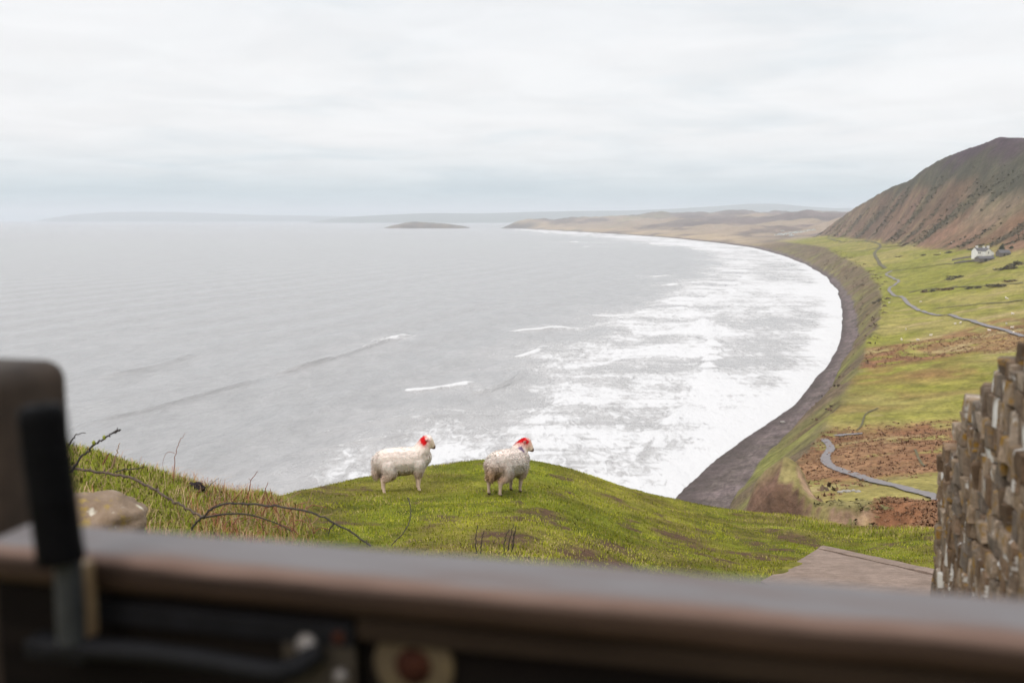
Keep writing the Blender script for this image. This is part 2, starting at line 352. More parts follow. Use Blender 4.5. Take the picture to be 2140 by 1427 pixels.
def C(*c): return np.array(c)[None, :]
def mixv(a, b, t): return a + (b-a)*np.asarray(t)[:, None]
GREEN = C(.172,.166,.030); YGREEN = C(.225,.190,.062); STRAW = C(.27,.21,.10); BRACK = C(.175,.086,.044); BRACK2 = C(.215,.122,.064)
SCRUB = C(.050,.046,.026); SOIL = C(.085,.052,.036); SAND = C(.30,.205,.13); HEATH = C(.062,.056,.036); HEATHER = C(.050,.033,.038)
SHINGLE = C(.150,.118,.112); DUNE = C(.250,.192,.142); DUNE2 = C(.140,.108,.098); DGRASS = C(.205,.185,.105)
def far_colour(x, y, z, nz):
    n = len(x); xf = FOOT(y,1); xe = EDGE(y,1); xh = HFOOT(y,1); xr = RIDGE(y,1)
    wob = fbm(x, y, 90, 3, 5)*4*sst(150, 500, y) + fbm(x, y, 18, 3, 6)*1.6; X = x+wob
    t = (X-xf)/np.maximum(xe-xf, 4); sh = (X-xe)/np.maximum(xh-xe, 10); sr = (X-xh)/np.maximum(xr-xh, 10)
    big = fbm(x, y, 120, 4, 61); med = fbm(x, y, 34, 4, 62); sm = fbm(x, y, 9, 3, 63)
    # pasture on the shelf, bracken in belts
    c = mixv(np.repeat(YGREEN, n, 0), GREEN, sst(-.2, .35, big+.5*med+.25*sst(430, 560, y)))
    yb = y + 40*med - .25*x
    belt = sst(138, 160, yb)*(1-sst(205, 232, yb)) + sst(252, 270, yb)*(1-sst(262, 292, yb))*.5 + sst(318, 340, yb)*(1-sst(382, 415, yb))*.8
    belt = np.clip(belt + .5*sst(.25, .5, big)*(1-sst(500, 600, y)), 0, 1)
    br = mixv(np.repeat(BRACK, n, 0), BRACK2, sst(-.3, .4, med))
    c = mixv(c, br, belt*sst(-.35, .05, sm+.7*med+.25))
    c = mixv(c, STRAW, .8*sst(.28, .5, fbm(x, y*2.2, 30, 4, 64))*(1-sst(500, 800, y)))
    # low green ground near the view point with bracken
    c = mixv(c, br, .9*sst(.12, .3, fbm(x, y, 26, 3, 66))*(1-sst(125, 140, y)))
    # hill: bracken foot, scrub, heath above
    hill = sst(-.05, .06, sr+.10*med)
    hb = mixv(np.repeat(C(.130,.082,.054), n, 0), C(.150,.112,.072), sst(-.2, .4, big+.4*med))
    hb = mixv(hb, C(.170,.098,.060), sst(.42, .12, sr+.15*med)*(1-sst(1150, 1700, y))*.85)
    hb = mixv(hb, C(.155,.125,.068), .6*sst(.15, .4, fbm(x+.5*y, y, 60, 4, 69)))
    hb = mixv(hb, SCRUB, .75*sst(.10, .34, fbm(x*.8+.7*y, y*.35, 40, 4, 67)+.25*sm))
    heath = sst(.22, .42, (z-75)/120+.30*big-.06*sst(1000, 1900, y))
    hh = mixv(np.repeat(HEATH, n, 0), HEATHER, sst(.60, .85, (z-75)/120+.25*med))
    hh = mixv(hh, C(.150,.125,.062), .75*sst(.22, .42, fbm(x*.7, y*.5, 75, 4, 68))*sst(-.2, .2, med))
    c = mixv(c, mixv(hb, hh, heath), hill)
    # cliff
    gul = fbm(y+x*.35, x*.12, 16, 4, 8)
    cl = mixv(np.repeat(C(.150,.135,.052), n, 0), C(.125,.092,.058), sst(-.25, .25, gul+.3*med+.2*sst(500, 1200, y)))
    cl = mixv(cl, C(.165,.165,.045), .7*sst(.1, .4, fbm(x, y, 25, 3, 69))*(1-sst(500, 900, y)))
    cl = mixv(cl, SOIL, .75*sst(.2, .42, -gul+.2*sm)*sst(.2, .5, t))
    c = mixv(c, cl, (1-sst(.9, 1.12, t+.12*med)))
    # the slump below the viewpoint
    ph = np.degrees(np.arctan2(x, y)); r = np.hypot(x, y); g = sst(11.5, 14, ph)*(1-sst(20.5, 23, ph))
    wall = g*sst(60, 92, r)*(1-sst(114, 119, r))
    bare = sst(.93, .74, nz)*wall*sst(-.25, .05, fbm(x, y, 6, 3, 71)+.1)
    c = mixv(c, mixv(np.repeat(SOIL*1.25, n, 0), SAND, sst(15.3, 17.2, ph)*sst(-.4, .2, fbm(x, y, 5, 3, 72))), np.clip(bare*1.2, 0, 1))
    c = mixv(c, mixv(np.repeat(C(.20,.17,.075), n, 0), C(.14,.12,.05), sst(-.2, .3, sm)), wall*(1-np.clip(bare*1.2, 0, 1))*.75)
    c = mixv(c, BRACK*1.12, sst(20.0, 21.2, ph+.8*sm)*(1-sst(112, 116, r+6*sm))*(1-sst(34, 40, ph))*sst(30, 60, r))
    gr = fbm(x, y, 5.0, 4, 91, .7)
    c = c*(1+.45*gr+(.38*fbm(x, y, 24, 4, 92, .65)+.25*fbm(x, y, 85, 3, 93))*hill)[:, None]
    # beach
    sh2 = mixv(np.repeat(SHINGLE, n, 0), SHINGLE*.62, sst(-.3, .3, fbm(x, y, 2.5, 4, 73, .8)))
    wet = 1-sst(.15, .55, (x-WATER(y,1))/np.maximum(xf-WATER(y,1), 2)+.25*med)
    sh2 = mixv(sh2, SHINGLE*.55, wet)
    c = mixv(c, sh2, (1-sst(2.7, 4.0, z+.6*sm))*sst(120, 200, y))
    # dunes
    k = sst(2350, 3000, y+(x-700)*.35)
    dd = x-WATER(y,1)
    du = mixv(np.repeat(DUNE, n, 0), DUNE2, sst(-.1, .35, fbm(x, y*.55, 300, 4, 74)+.4*sst(300, 900, dd)-.15))
    du = mixv(du, C(.105,.085,.078), .8*sst(.12, .35, fbm(x, y*.35, 160, 4, 77)))
    du = mixv(du, DGRASS, .7*sst(.05, .35, fbm(x, y*.5, 520, 4, 75)))
    du = mixv(du, C(.34,.26,.17), sst(240, 60, dd)*sst(-.3, .3, fbm(x, y, 120, 3, 76))*.8)
    du = mixv(du, C(.10,.085,.075), sst(7100, 7500, y)*(1-sst(60, 160, dd)))
    c = mixv(c, du, k*sst(2.0, 4.0, z))
    return c
RSPLIT = 30.0
far_r = np.exp(np.linspace(math.log(RSPLIT), math.log(12500), 640))
terrain = polar('terrain', AZ, far_r, far_colour, m_land); tag(terrain, kind='structure')

# bare soil patches on the grazed turf (centre pixel is only a survey mark; size in metres)
PATCH = []
for u, v_, a, q in [(915,1088,.30,.55),(1050,1117,.45,.5),(1158,1031,.24,.22),(1130,1074,.20,.25),(1150,1076,.28,.3),(1440,1140,.42,.7),(1300,1146,.36,.4),(945,1021,.10,.16),
                (1580,1132,.45,.8),(1380,1078,.14,.4),(1080,1049,.12,.14),(1020,1035,.08,.12),(1245,1168,.4,.35),(1660,1128,.5,.5),(1500,1168,.4,.35),(1190,1030,.12,.14),(1480,1110,.2,.25),(1320,1105,.2,.2),
                (1600,1165,.6,.35),(1000,1075,.12,.14),(870,1050,.08,.1)]:
    p = hit(u, v_)
    PATCH.append((p.x, p.y, a, q))
def soil_mask(x, y):
    s = np.zeros(len(x)); nz = fbm(x, y, .5, 4, 81)
    for px, py, a, q in PATCH:
        d = np.sqrt(((x-px)/(a*.85))**2 + ((y-py)/(q*1.3))**2)
        s = np.maximum(s, 1-sst(.45, 1.25, d+1.15*nz))
    s = np.maximum(s, .9*sst(.42, .55, fbm(x, y, .9, 4, 82)))
    return s*np.clip(.78+.9*fbm(x, y, .16, 3, 85), .25, 1)
PAD = [hit(1722, 1143), hit(1985, 1203), None, None]
def bank_mask(x, y):
    ph = np.degrees(np.arctan2(x, y)); r = np.hypot(x, y)
    return (1-sst(-13.0, -10.5, ph+1.0*fbm(x, y, 1.2, 3, 83)+ .25*(r-9)))
def near_colour(x, y, z, nz):
    n = len(x); s = soil_mask(x, y); bk = bank_mask(x, y); r = np.hypot(x, y)
    c = mixv(np.repeat(C(.135,.150,.016), n, 0), C(.195,.175,.034), sst(-.2, .4, fbm(x, y, 2.2, 4, 84)))
    c = mixv(c, C(.125,.082,.040), .55*sst(.1, .4, fbm(x, y, 1.3, 4, 86)))
    c = c*(1+.55*fbm(x, y, .42, 3, 87))[:, None]
    c = mixv(c, C(.16,.12,.05), bk*.6)
    c = mixv(c, C(.105,.062,.042), s*(1-bk))
    c = mixv(c, C(.17,.155,.06), sst(0, 5, r-np.interp(np.degrees(np.arctan2(x, y)), LIP[:,0], LIP[:,1]))*.8)
    return c
near_r = np.concatenate([[.02], np.exp(np.linspace(math.log(.6), math.log(3.5), 24))[:-1], np.linspace(3.5, RSPLIT, 290)])
near_az = AZ[::2] if len(AZ) % 2 else np.append(AZ[::2], AZ[-1])
ground = polar('ground', AZ, near_r, near_colour, m_near); tag(ground, kind='structure')

# ---------------------------------------------------------------- sea
m_sea, t, b = mat('sea_water')
v = vec(t); foam = attr(t, 'foam').outputs['Fac']; crest = attr(t, 'crest').outputs['Fac']
lace = noise(t, vec(t, (.30, .11, 1)), 1.0, 7, .68, 1.2)
patch = noise(t, vec(t, (.035, .016, 1)), 1.0, 5, .62, .8)
streak = noise(t, vec(t, (.018, .11, 1)), 1.0, 6, .62, .6)
mixn = math_node(t, 'ADD', math_node(t, 'ADD', math_node(t, 'MULTIPLY', lace, .42), math_node(t, 'MULTIPLY', patch, .30)), math_node(t, 'MULTIPLY', streak, .28))
mixn = math_node(t, 'ADD', math_node(t, 'MULTIPLY', math_node(t, 'SUBTRACT', mixn, .5), 2.3), .5)
thr = math_node(t, 'SUBTRACT', math_node(t, 'ADD', mixn, foam), .93)
fm = math_node(t, 'MULTIPLY', thr, 4.6, True)
fm = math_node(t, 'MULTIPLY', fm, math_node(t, 'MULTIPLY', foam, 12.0, True))
cr = math_node(t, 'MULTIPLY', math_node(t, 'SUBTRACT', math_node(t, 'ADD', crest, math_node(t, 'MULTIPLY', lace, .8)), .78), 5.0, True)
fm = math_node(t, 'MAXIMUM', fm, math_node(t, 'MULTIPLY', cr, math_node(t, 'MULTIPLY', crest, 6.0, True)))
deep = mixc(t, math_node(t, 'MULTIPLY', foam, 1.3, True), (.225, .218, .214), (.33, .312, .305))
tone = noise(t, vec(t, (.10, .05, 1)), 1.0, 6, .65, .5)
deep = mixc(t, 1.0, deep, ramp(t, tone, [(.3, .84), (.7, 1.14)]), 'MULTIPLY')
colr = mixc(t, fm, deep, (.51, .50, .50))
L(t, colr, b.inputs['Base Color'])
L(t, ramp(t, fm, [(0, .24), (.6, .8)]), b.inputs['Roughness'])
b.inputs['IOR'].default_value = 1.33; b.inputs['Specular IOR Level'].default_value = .5
chop = noise(t, vec(t, (.55, .22, 1)), 1.0, 5, .6, .4); swl = noise(t, vec(t, (.055, .022, 1)), 1.0, 4, .55, .3)
hgt = math_node(t, 'ADD', math_node(t, 'ADD', math_node(t, 'MULTIPLY', chop, .55), math_node(t, 'MULTIPLY', swl, 2.4)), math_node(t, 'MULTIPLY', fm, .25))
bump(t, hgt, .95, 1.0, b)

def seg_dist(px, py, P):
    """distance to a polyline and position 0..1 along it"""
    best = np.full(len(px), 1e9); par = np.zeros(len(px)); P = np.array(P, float)
    ln = np.hypot(*(P[1:]-P[:-1]).T); cum = np.concatenate([[0], np.cumsum(ln)])
    sgn = np.zeros(len(px))
    for i in range(len(P)-1):
        ax, ay = P[i]; bx, by = P[i+1]; dx, dy = bx-ax, by-ay; l2 = dx*dx+dy*dy
        tt = np.clip(((px-ax)*dx+(py-ay)*dy)/l2, 0, 1); d = np.hypot(px-ax-tt*dx, py-ay-tt*dy)
        m_ = d < best; best = np.where(m_, d, best); par = np.where(m_, (cum[i]+tt*ln[i])/cum[-1], par)
        sgn = np.where(m_, dx*(py-ay)-dy*(px-ax), sgn)
    return best, par, sgn
FRONT = tab((150,5),(260,20),(305,25),(413,48),(593,76),(720,112),(856,136),(1000,128),(1300,110),(1600,95),(2100,90),(3000,120),(5000,130),(7600,60),(14000,50))
OUTER = tab((150,150),(260,178),(316,180),(455,198),(650,215),(808,225),(1000,215),(1300,200),(1600,190),(2300,200),(3000,320),(5000,420),(7500,160),(14000,100))
BREAK = [  # crest lines of the breaking waves, surveyed on the water: (points, width m, height m, foam)
    ([(560,788),(610,776),(655,765),(700,752)],3.0,.9,.40),([(740,735),(800,717),(852,699)],3.5,1.2,.75),([(812,713),(830,705),(850,699)],4.0,1.5,1.1),
    ([(835,812),(900,811),(960,806),(990,799)],4.0,1.2,.95),([(1075,748),(1110,738),(1142,720)],3.5,1.3,1.0),([(1050,694),(1130,690),(1175,684),(1260,690)],4.5,1.2,.95),
    ([(1190,657),(1290,659),(1380,655),(1440,640)],6,1.1,.95),([(1345,596),(1390,597),(1418,591)],7,1.2,.95),([(1320,578),(1370,578),(1400,575)],8,1.2,.85),
    ([(1440,640),(1465,668),(1485,700),(1490,730),(1478,770),(1458,815),(1440,840)],6,1.1,.85),([(1440,840),(1412,870),(1385,900),(1378,925),(1345,955),(1300,980)],3.6,1.0,.80),
    ([(1180,505),(1240,507),(1300,506)],22,1.2,.9),([(1210,515),(1260,517)],22,1.2,.6),([(1300,497),(1400,503),(1490,512)],30,1.0,.8),([(1470,560),(1520,553),(1560,557)],9,1.0,.55),
    ([(140,893),(300,862),(440,823),(560,790)],2.6,2.0,.0),([(560,790),(700,752),(840,705)],3.4,2.2,.30),([(200,790),(330,765),(410,738)],4,1.7,.0),([(980,830),(1060,800),(1100,770)],3,1.5,.2),([(650,905),(760,885),(880,868)],3,.6,.35),
    ([(720,930),(800,918),(880,905)],2.5,.6,.5),([(580,955),(660,940),(740,930)],2.5,.5,.4),([(840,880),(960,865),(1090,862)],3,.5,.6),([(1040,905),(1140,890),(1230,880)],2.5,.5,.7)]
def build_sea():
    az = np.concatenate([np.radians(np.linspace(-180, -33, 40)), np.radians(np.linspace(-32, 31, 560)), np.radians(np.linspace(33, 180, 40))])
    tanv = np.linspace(.36, .0062, 440); rr = np.concatenate([[20, 80, 150, 190], EYE/tanv, np.exp(np.linspace(math.log(12500), math.log(33000), 24))])
    A, RR = np.meshgrid(az, rr, indexing='ij'); x = (RR*np.sin(A)).ravel(); y = (RR*np.cos(A)).ravel()
    s = WATER(y,1)-x                                            # metres seaward of the waterline
    s = s*np.clip(.55+.45*np.tanh((y-900)/600)*-1, .45, 1)/1.0 if False else s
    r = np.hypot(x, y)
    ph = .95*x - .31*y + 14*fbm(x, y, 160, 3, 91)
    swell = np.sin(ph*2*math.pi/52) * (.46+.40*fbm(x, y, 260, 2, 92))
    z = swell*(1-sst(800, 2500, r))*sst(10, 120, s) + .10*fbm(x, y, 9, 3, 93)*(1-sst(300, 900, r))
    fr = FRONT(y,1); ou = OUTER(y,1)
    big = fbm(x*1.4, y*.55, 60, 4, 94); st = fbm(x*.5, y*2.0, 55, 4, 95)
    outer = (1-sst(.30, 1.08, (s-fr)/np.maximum(ou-fr, 5)+.40*big+.38*st))*(.60+.34*st)
    inner = .57 + .24*big + .16*st + .30*(1-sst(2, 26, s)) + .08*np.exp(-((s-fr)/16)**2)
    f = np.where(s < fr, np.maximum(inner, .36), outer)
    f = f*sst(-30, -2, s+28) 
    f = np.clip(f, 0, 1)*(y > 0)
    f = np.maximum(f, .32*sst(.2, .5, fbm(x*.8, y*1.2, 38, 4, 96))*sst(420, 300, y)*sst(150, 60, s-fr))
    cr = np.zeros(len(x))
    for P, wd, hh, fo in BREAK:
        Q = [at_sea(*p) for p in P]; Q = [tuple(q)[:2] for q in catmull([(q[0], q[1], 0) for q in Q], 6)]
        d, par, sg = seg_dist(x, y, Q); end = sst(0, .18, par)*sst(1, .82, par)
        wn = wd*(1+.35*fbm(x, y, 20, 2, 97))
        pr = np.exp(-(d/wn)**2)
        z += hh*pr*end*.8
        cr = np.maximum(cr, fo*np.exp(-(d/(wn*1.15))**2)*np.clip(end*1.6, 0, 1)*np.clip(.75+.9*fbm(x, y, 14, 3, 99)+.35*(par-.5), .2, 1.15))
        f = np.maximum(f, .48*fo*np.exp(-(d/(wn*4))**2)*end)
    # surf round the island
    di = np.hypot((x-ISL[0])/370, (y-ISL[1]+10)/150)
    cr = np.maximum(cr, .9*np.exp(-((di-1.0)/.10)**2)*sst(.1, .5, fbm(x, y, 160, 2, 98)+.3+.5*(x < ISL[0]-200)))
    na, nr = len(az), len(rr); i = (np.arange(na-1)[:, None]*nr + np.arange(nr-1)[None, :]).ravel()
    F = np.stack([i, i+1, i+nr+1, i+nr], 1)
    me = mesh_np('sea', np.stack([x, y, z], 1), F)
    attr_f(me, 'foam', f); attr_f(me, 'crest', cr)
    return tag(link('sea', me, m_sea), kind='structure')
ISL = at_sea(888, 477.3)
sea = build_sea()

# island off the headland
m_isl = plain('island_turf', (.145,.110,.078), .95, (.062,.050,.046), .012, bs=.4)
def grid_mound(name, cx, cy, rx, ry, prof, m, nx=120, ny=40, amp=3, sc=90, seed=1):
    gx = np.linspace(-1.05, 1.05, nx); gy = np.linspace(-1.05, 1.05, ny); GX, GY = np.meshgrid(gx, gy, indexing='ij')
    X = (cx+GX*rx).ravel(); Y = (cy+GY*ry).ravel(); gxr = GX.ravel(); gyr = GY.ravel()
    e = np.clip(1-np.abs(gyr)**2.2, 0, 1)
    z = prof(gxr)*np.clip(e, 0, 1)**.5*(1+.10*fbm(X, Y, sc, 4, seed)) + amp*fbm(X, Y, sc*.5, 4, seed+1) - 4.5
    i = (np.arange(nx-1)[:, None]*ny+np.arange(ny-1)[None, :]).ravel()
    F = np.stack([i, i+ny, i+ny+1, i+1], 1)
    return link(name, mesh_np(name, np.stack([X, Y, z], 1), F), m)
ip = np.array([(-1.05,-4),(-.93,7),(-.8,22),(-.55,38),(-.3,49),(0,47),(.3,40),(.6,28),(.85,16),(.97,7),(1.05,-4)])
island = grid_mound('island', ISL[0], ISL[1]+150, 335, 150, lambda g: np.interp(g, ip[:,0], ip[:,1])+5, m_isl, amp=2.5, seed=101)
tag(island, kind='structure')
# hills across the water
m_hills = plain('distant_hills_cover', (.10,.115,.085), .95, (.06,.075,.055), .0006, bs=0)
def far_range(name, pts, d, depth, seed):
    us = np.array([p[0] for p in pts], float); vs = np.array([p[1] for p in pts], float)
    nx = 160; ug = np.linspace(us[0], us[-1], nx); vg = np.interp(ug, us, vs)
    prof = EYE + (457-vg)/FPX*d*1.005; xs = (ug-1070)/FPX*d
    gy = np.linspace(-1, 1, 16); V = []
    for gi in gy:
        yy = np.full(nx, d+gi*depth)
        zz_ = (prof+8)*np.clip(1-abs(gi)**1.8, 0, 1)*(1+.06*fbm(xs, yy, 2500, 4, seed))-8
        V.append(np.stack([xs*(1+gi*depth/d), yy, zz_], 1))
    V = np.concatenate(V); i = (np.arange(15)[:, None]*nx+np.arange(nx-1)[None, :]).ravel()
    F = np.stack([i, i+1, i+nx+1, i+nx], 1)
    return tag(link(name, mesh_np(name, V, F), m_hills), kind='structure')
far_range('hills', [(640,466),(720,454),(800,450),(900,446),(1000,446),(1100,443),(1200,441),(1300,441),(1400,437),(1500,432),(1560,428),(1620,428),(1680,433),(1740,436),(1850,434),(2000,438),(2300,440),(2800,455),(3000,466)], 20500, 2500, 111)
far_range('hills', [(60,466),(110,456),(160,449),(230,444),(300,443),(380,444),(470,447),(560,450),(700,452),(850,456),(950,466)], 27500, 1800, 112)

# ---------------------------------------------------------------- haze: one closed box of pale air
m_haze = bpy.data.materials.new('haze_air'); m_haze.use_nodes = True; t = m_haze.node_tree; t.nodes.clear()
pv = N(t, 'ShaderNodeVolumePrincipled', i_Density=7.0e-5, i_Anisotropy=.0); pv.inputs['Color'].default_value = (.90, .94, 1.0, 1)
mo = N(t, 'ShaderNodeOutputMaterial'); L(t, pv.outputs[0], mo.inputs['Volume'])
bm = bmesh.new(); bm_box(bm, (0, 0, 190), (70000, 70000, 400)); hz = link('haze', bm_mesh('haze', bm), m_haze)
tag(hz, 'thin pale sea haze lying over the whole bay', 'haze', kind='stuff')

# ---------------------------------------------------------------- paths and tracks draped over the land
def drape(name, uv, width, m, lift=.12, n=14, z_cb=None):
    P = [hit(u, v_, 60) for u, v_ in uv]; P = catmull([(p.x, p.y, 0) for p in P], n)
    V = []; F = []
    for i, p in enumerate(P):
        d = (P[min(i+1, len(P)-1)]-P[max(i-1, 0)]); d.z = 0; d.normalize(); nr = Vector((-d.y, d.x, 0))
        wv = width*(.85+.3*random.random())
        for k in range(5): q = p+nr*(k/4-.5)*wv; V.append((q.x, q.y, 0.0))
    V = np.array(V); V[:, 2] = height(V[:, 0], V[:, 1]); cz = np.repeat(V[2::5, 2], 5); V[:, 2] = np.maximum(V[:, 2], cz-.1)+lift
    for i in range(len(P)-1):
        for k in range(4): a = i*5+k; F.append((a, a+1, a+6, a+5))
    return tag(link(name, mesh_np(name, V, F), m), kind='structure')
m_path = plain('worn_tarmac', (.200,.180,.180), .9, (.135,.12,.12), 1.2, bs=.1)
m_track = plain('trodden_turf', (.105,.088,.040), .95, (.07,.060,.030), .8, bs=.1)
m_sandtrack = plain('sandy_track', (.19,.15,.09), .95, (.12,.10,.06), .8, bs=.1)
drape('path', [(1990,1052),(1960,1043),(1900,1025),(1850,1012),(1800,998),(1760,985),(1732,972),(1725,958),(1733,945),(1735,934),(1722,918)], 1.9, m_path, .22)
drape('path', [(1748,912),(1770,909),(1802,907)], 2.2, m_path, .25, 6)
drape('path', [(2140,704),(2090,688),(2040,675),(1990,660),(1940,655),(1905,640),(1885,622),(1865,615),(1858,605),(1872,594),(1878,588),(1862,580),(1852,573),(1865,566)], 2.4, m_path, .35)
drape('track', [(1865,566),(1920,560),(1980,552),(2030,547),(2075,543)], 2.6, m_track, .4)
drape('track', [(1790,900),(1800,890),(1806,872),(1815,862),(1835,853)], .5, m_track, .2)
drape('track', [(1850,562),(1835,545),(1828,530),(1840,515),(1830,508),(1790,505),(1755,505),(1730,498)], 4.0, m_track, .5)
drape('track', [(1955,645),(2010,640),(2080,634),(2138,628)], 2.0, m_track, .35)
drape('track', [(1900,612),(1950,604),(2010,600),(2080,596),(2138,592)], 2.5, m_track, .4)
drape('track', [(1770,528),(1810,524),(1850,516),(1900,508)], 4.0, m_track, .5)
drape('track', [(1912,940),(1918,955),(1925,968),(1933,975)], .45, m_track, .2)

# ---------------------------------------------------------------- leafy clumps
def leaf_cloud(name, rx, ry, rz, n, leaf, seed, shade=None):
    rg = np.random.default_rng(seed)
    u = rg.normal(size=(n, 3)); u /= np.linalg.norm(u, axis=1)[:, None]
    rad = rg.uniform(.55, 1.0, n)**.6
    lob = 1+.28*np.sin(u[:, 0]*4+seed)+.22*np.sin(u[:, 2]*6+u[:, 1]*5+seed*2)
    c = u*(rad*lob)[:, None]*np.array([rx, ry, rz]); c[:, 2] = np.abs(c[:, 2])*1.0+rz*.05
    a = rg.normal(size=(n, 3)); a /= np.linalg.norm(a, axis=1)[:, None]; b_ = np.cross(a, u); b_ /= (np.linalg.norm(b_, axis=1)+1e-6)[:, None]
    s = leaf*rg.uniform(.6, 1.3, n)[:, None]
    V = np.stack([c-a*s*.5, c+b_*s*.5, c+a*s*.6, c-b_*s*.5], 1).reshape(-1, 3); F = np.arange(4*n).reshape(n, 4)
    return mesh_np(name, V, F, False)
m_scrub = plain('gorse_and_bramble_leaf', (.085,.068,.036), .9, (.038,.034,.020), .5, bs=0)
m_scrub2 = plain('dead_bracken_clump', (.125,.075,.042), .9, (.07,.045,.028), .5, bs=0)
m_ever = plain('evergreen_leaf', (.050,.062,.026), .9, (.022,.028,.014), .4, bs=0)
shr = [leaf_cloud('shrub_foliage', 1, .8, .75, 260, .22, 200+i) for i in range(4)]
SH = [ # survey mark, width m, height m, material, label
 (2000,581,13,2.6,0,'long low dark gorse thicket in the green field below the farmhouse'),
 (1986,585,8,1.8,0,'small dark gorse bush at the tapering end of the long thicket'),
 (1932,611,7,1.9,1,'russet bush where the thin hedge line ends beside the path field'),
 (1950,610,7,2.0,0,'dark bush between two russet bushes on the hedge line'),
 (1972,607,9,2.3,1,'rounded russet bush on the hedge line, the widest of its row'),
 (1984,606,7,2.0,1,'russet bush at the hill end of the wide hedge-line bush'),
 (2026,604,7,1.5,0,'flat dark bush in the gap of the hedge line'),
 (2046,602,7,1.5,0,'flat dark bush touching the next bush of the hedge line'),
 (2080,599,10,2.4,0,'dark gorse bush at the foot of the rough brown pasture'),
 (2092,599,7,2.0,0,'smaller dark gorse bush at the edge of rough brown pasture'),
 (2110,562,14,3.2,0,'big dark thicket on the bracken slope beside the farm'),
 (2128,554,14,3.4,0,'big dark thicket higher on the bracken slope beside the farm'),
 (2092,565,9,2.0,0,'low dark thicket below the big thickets beside the farm'),
 (2112,589,10,1.8,1,'russet low bush on the rough brown pasture'),
 (1838,630,5,2.0,0,'dark bush on the brow of the sea cliff'),
 (1856,625,6,1.4,1,'low russet bush beside the path above the cliff brow'),
 (1829,634,4,1.8,0,'dark bush hanging over the cliff brow'),
 (1880,537,12,1.6,1,'low russet bush on the curved bank below the hill'),
 (1930,534,9,1.6,0,'dark bush on the curved bank below the hill'),
 (1985,529,12,2.4,0,'dark bush at the foot of the bracken hill near the farm'),
 (1960,533,8,1.5,1,'small russet bush at the foot of the bracken hill'),
 (2030,523,9,2.6,0,'dark bush growing against the near end of the white farmhouse'),
]
for i, (u, v_, wd, ht, mi, lab) in enumerate(SH):
    p = hit(u, v_, 60); o = bpy.data.objects.new('shrub', shr[i % 4].copy()); COL.objects.link(o); o.data.materials.clear(); o.data.materials.append((m_scrub, m_scrub2)[mi])
    o.location = (p.x, p.y, p.z-.15); o.scale = (wd*.5, wd*.32, ht*1.1); o.rotation_euler = (0, 0, -.3+.2*math.sin(i))
    tag(o, lab, 'shrub', 'scattered bushes on the coastal pasture')
# scrub over the hillside and along its foot: too many and too far off to count
def scrub_mass(name, n, box, size, m, cond, seed, label):
    rg = np.random.default_rng(seed); x = rg.uniform(box[0], box[1], n*6); y = rg.uniform(box[2], box[3], n*6)
    k = cond(x, y) > rg.uniform(0, 1, len(x)); x, y = x[k][:n], y[k][:n]; z = height(x, y)
    nb = 10; VV = []; nn = len(x)
    off = rg.normal(size=(nn, nb, 3))*np.array([.6, .5, .25]); off[..., 2] = np.abs(off[..., 2])
    sc = (size*rg.uniform(.5, 1.35, nn))[:, None, None]
    c = np.stack([x, y, z], 1)[:, None, :] + off*sc
    a = rg.normal(size=(nn, nb, 3)); a /= np.linalg.norm(a, axis=-1, keepdims=True); b_ = np.cross(a, rg.normal(size=(nn, nb, 3))); b_ /= np.linalg.norm(b_, axis=-1, keepdims=True)
    s = sc*.42
    V = np.stack([c-a*s, c+b_*s, c+a*s, c-b_*s], 2).reshape(-1, 3); F = np.arange(len(V)).reshape(-1, 4)
    nr = (c-np.stack([x, y, z-size*.8], 1)[:, None, :]).reshape(-1, 3); nr /= np.linalg.norm(nr, axis=1)[:, None]; nr = np.repeat(nr+np.array([[-.15, -.35, .9]]), 4, 0); nr /= np.linalg.norm(nr, axis=1)[:, None]; me = mesh_np(name, V, orient(V, F, nr), True)
    soft_normals(me, nr); return tag(link(name, me, m), label, 'scrub', kind='stuff')
def on_hill(x, y):
    sr = (x-HFOOT(y,1))/np.maximum(RIDGE(y,1)-HFOOT(y,1), 10)
    return sst(.0, .08, sr)*(1-sst(.45, .75, sr))*sst(.02, .22, fbm(x*.8+.7*y, y*.35, 40, 4, 67)+.08)
scrub_mass('scrub', 6500, (380, 860, 500, 2700), 1.7, m_scrub, on_hill, 301, 'dark gorse and bramble scrub scattered over the bracken hillside')
def on_cliff(x, y):
    t_ = (x-FOOT(y,1))/np.maximum(EDGE(y,1)-FOOT(y,1), 4)
    return sst(.05, .3, t_)*(1-sst(1.0, 1.5, t_))*sst(.0, .25, fbm(x, y, 22, 3, 302))
scrub_mass('cliff_scrub', 3200, (20, 600, 130, 1700), 1.0, m_scrub2, on_cliff, 303, 'rank grass tussocks and dead bracken growing on the sea cliff')
def brk(x, y):
    yb = y + 40*fbm(x, y, 34, 4, 62) - .25*x
    return (x > EDGE(y,1))*np.clip(sst(138, 160, yb)*(1-sst(205, 232, yb)) + .6*sst(318, 340, yb)*(1-sst(382, 415, yb)), 0, 1)*.9
scrub_mass('bracken', 9000, (30, 330, 100, 430), .42, plain('russet_bracken', (.235,.125,.066), .95, (.165,.082,.042), .6, bs=0), brk, 304, 'russet dead bracken covering belts of the lower slope')
def brn(x, y):
    ph = np.degrees(np.arctan2(x, y)); r = np.hypot(x, y); return sst(20.2, 21.2, ph)*(ph < 30)*sst(60, 70, r)*(1-sst(110, 116, r))
scrub_mass('bracken', 4200, (20, 70, 50, 125), .27, bpy.data.materials['russet_bracken'], brn, 305, 'bright russet bracken patch behind the ruined stone wall')
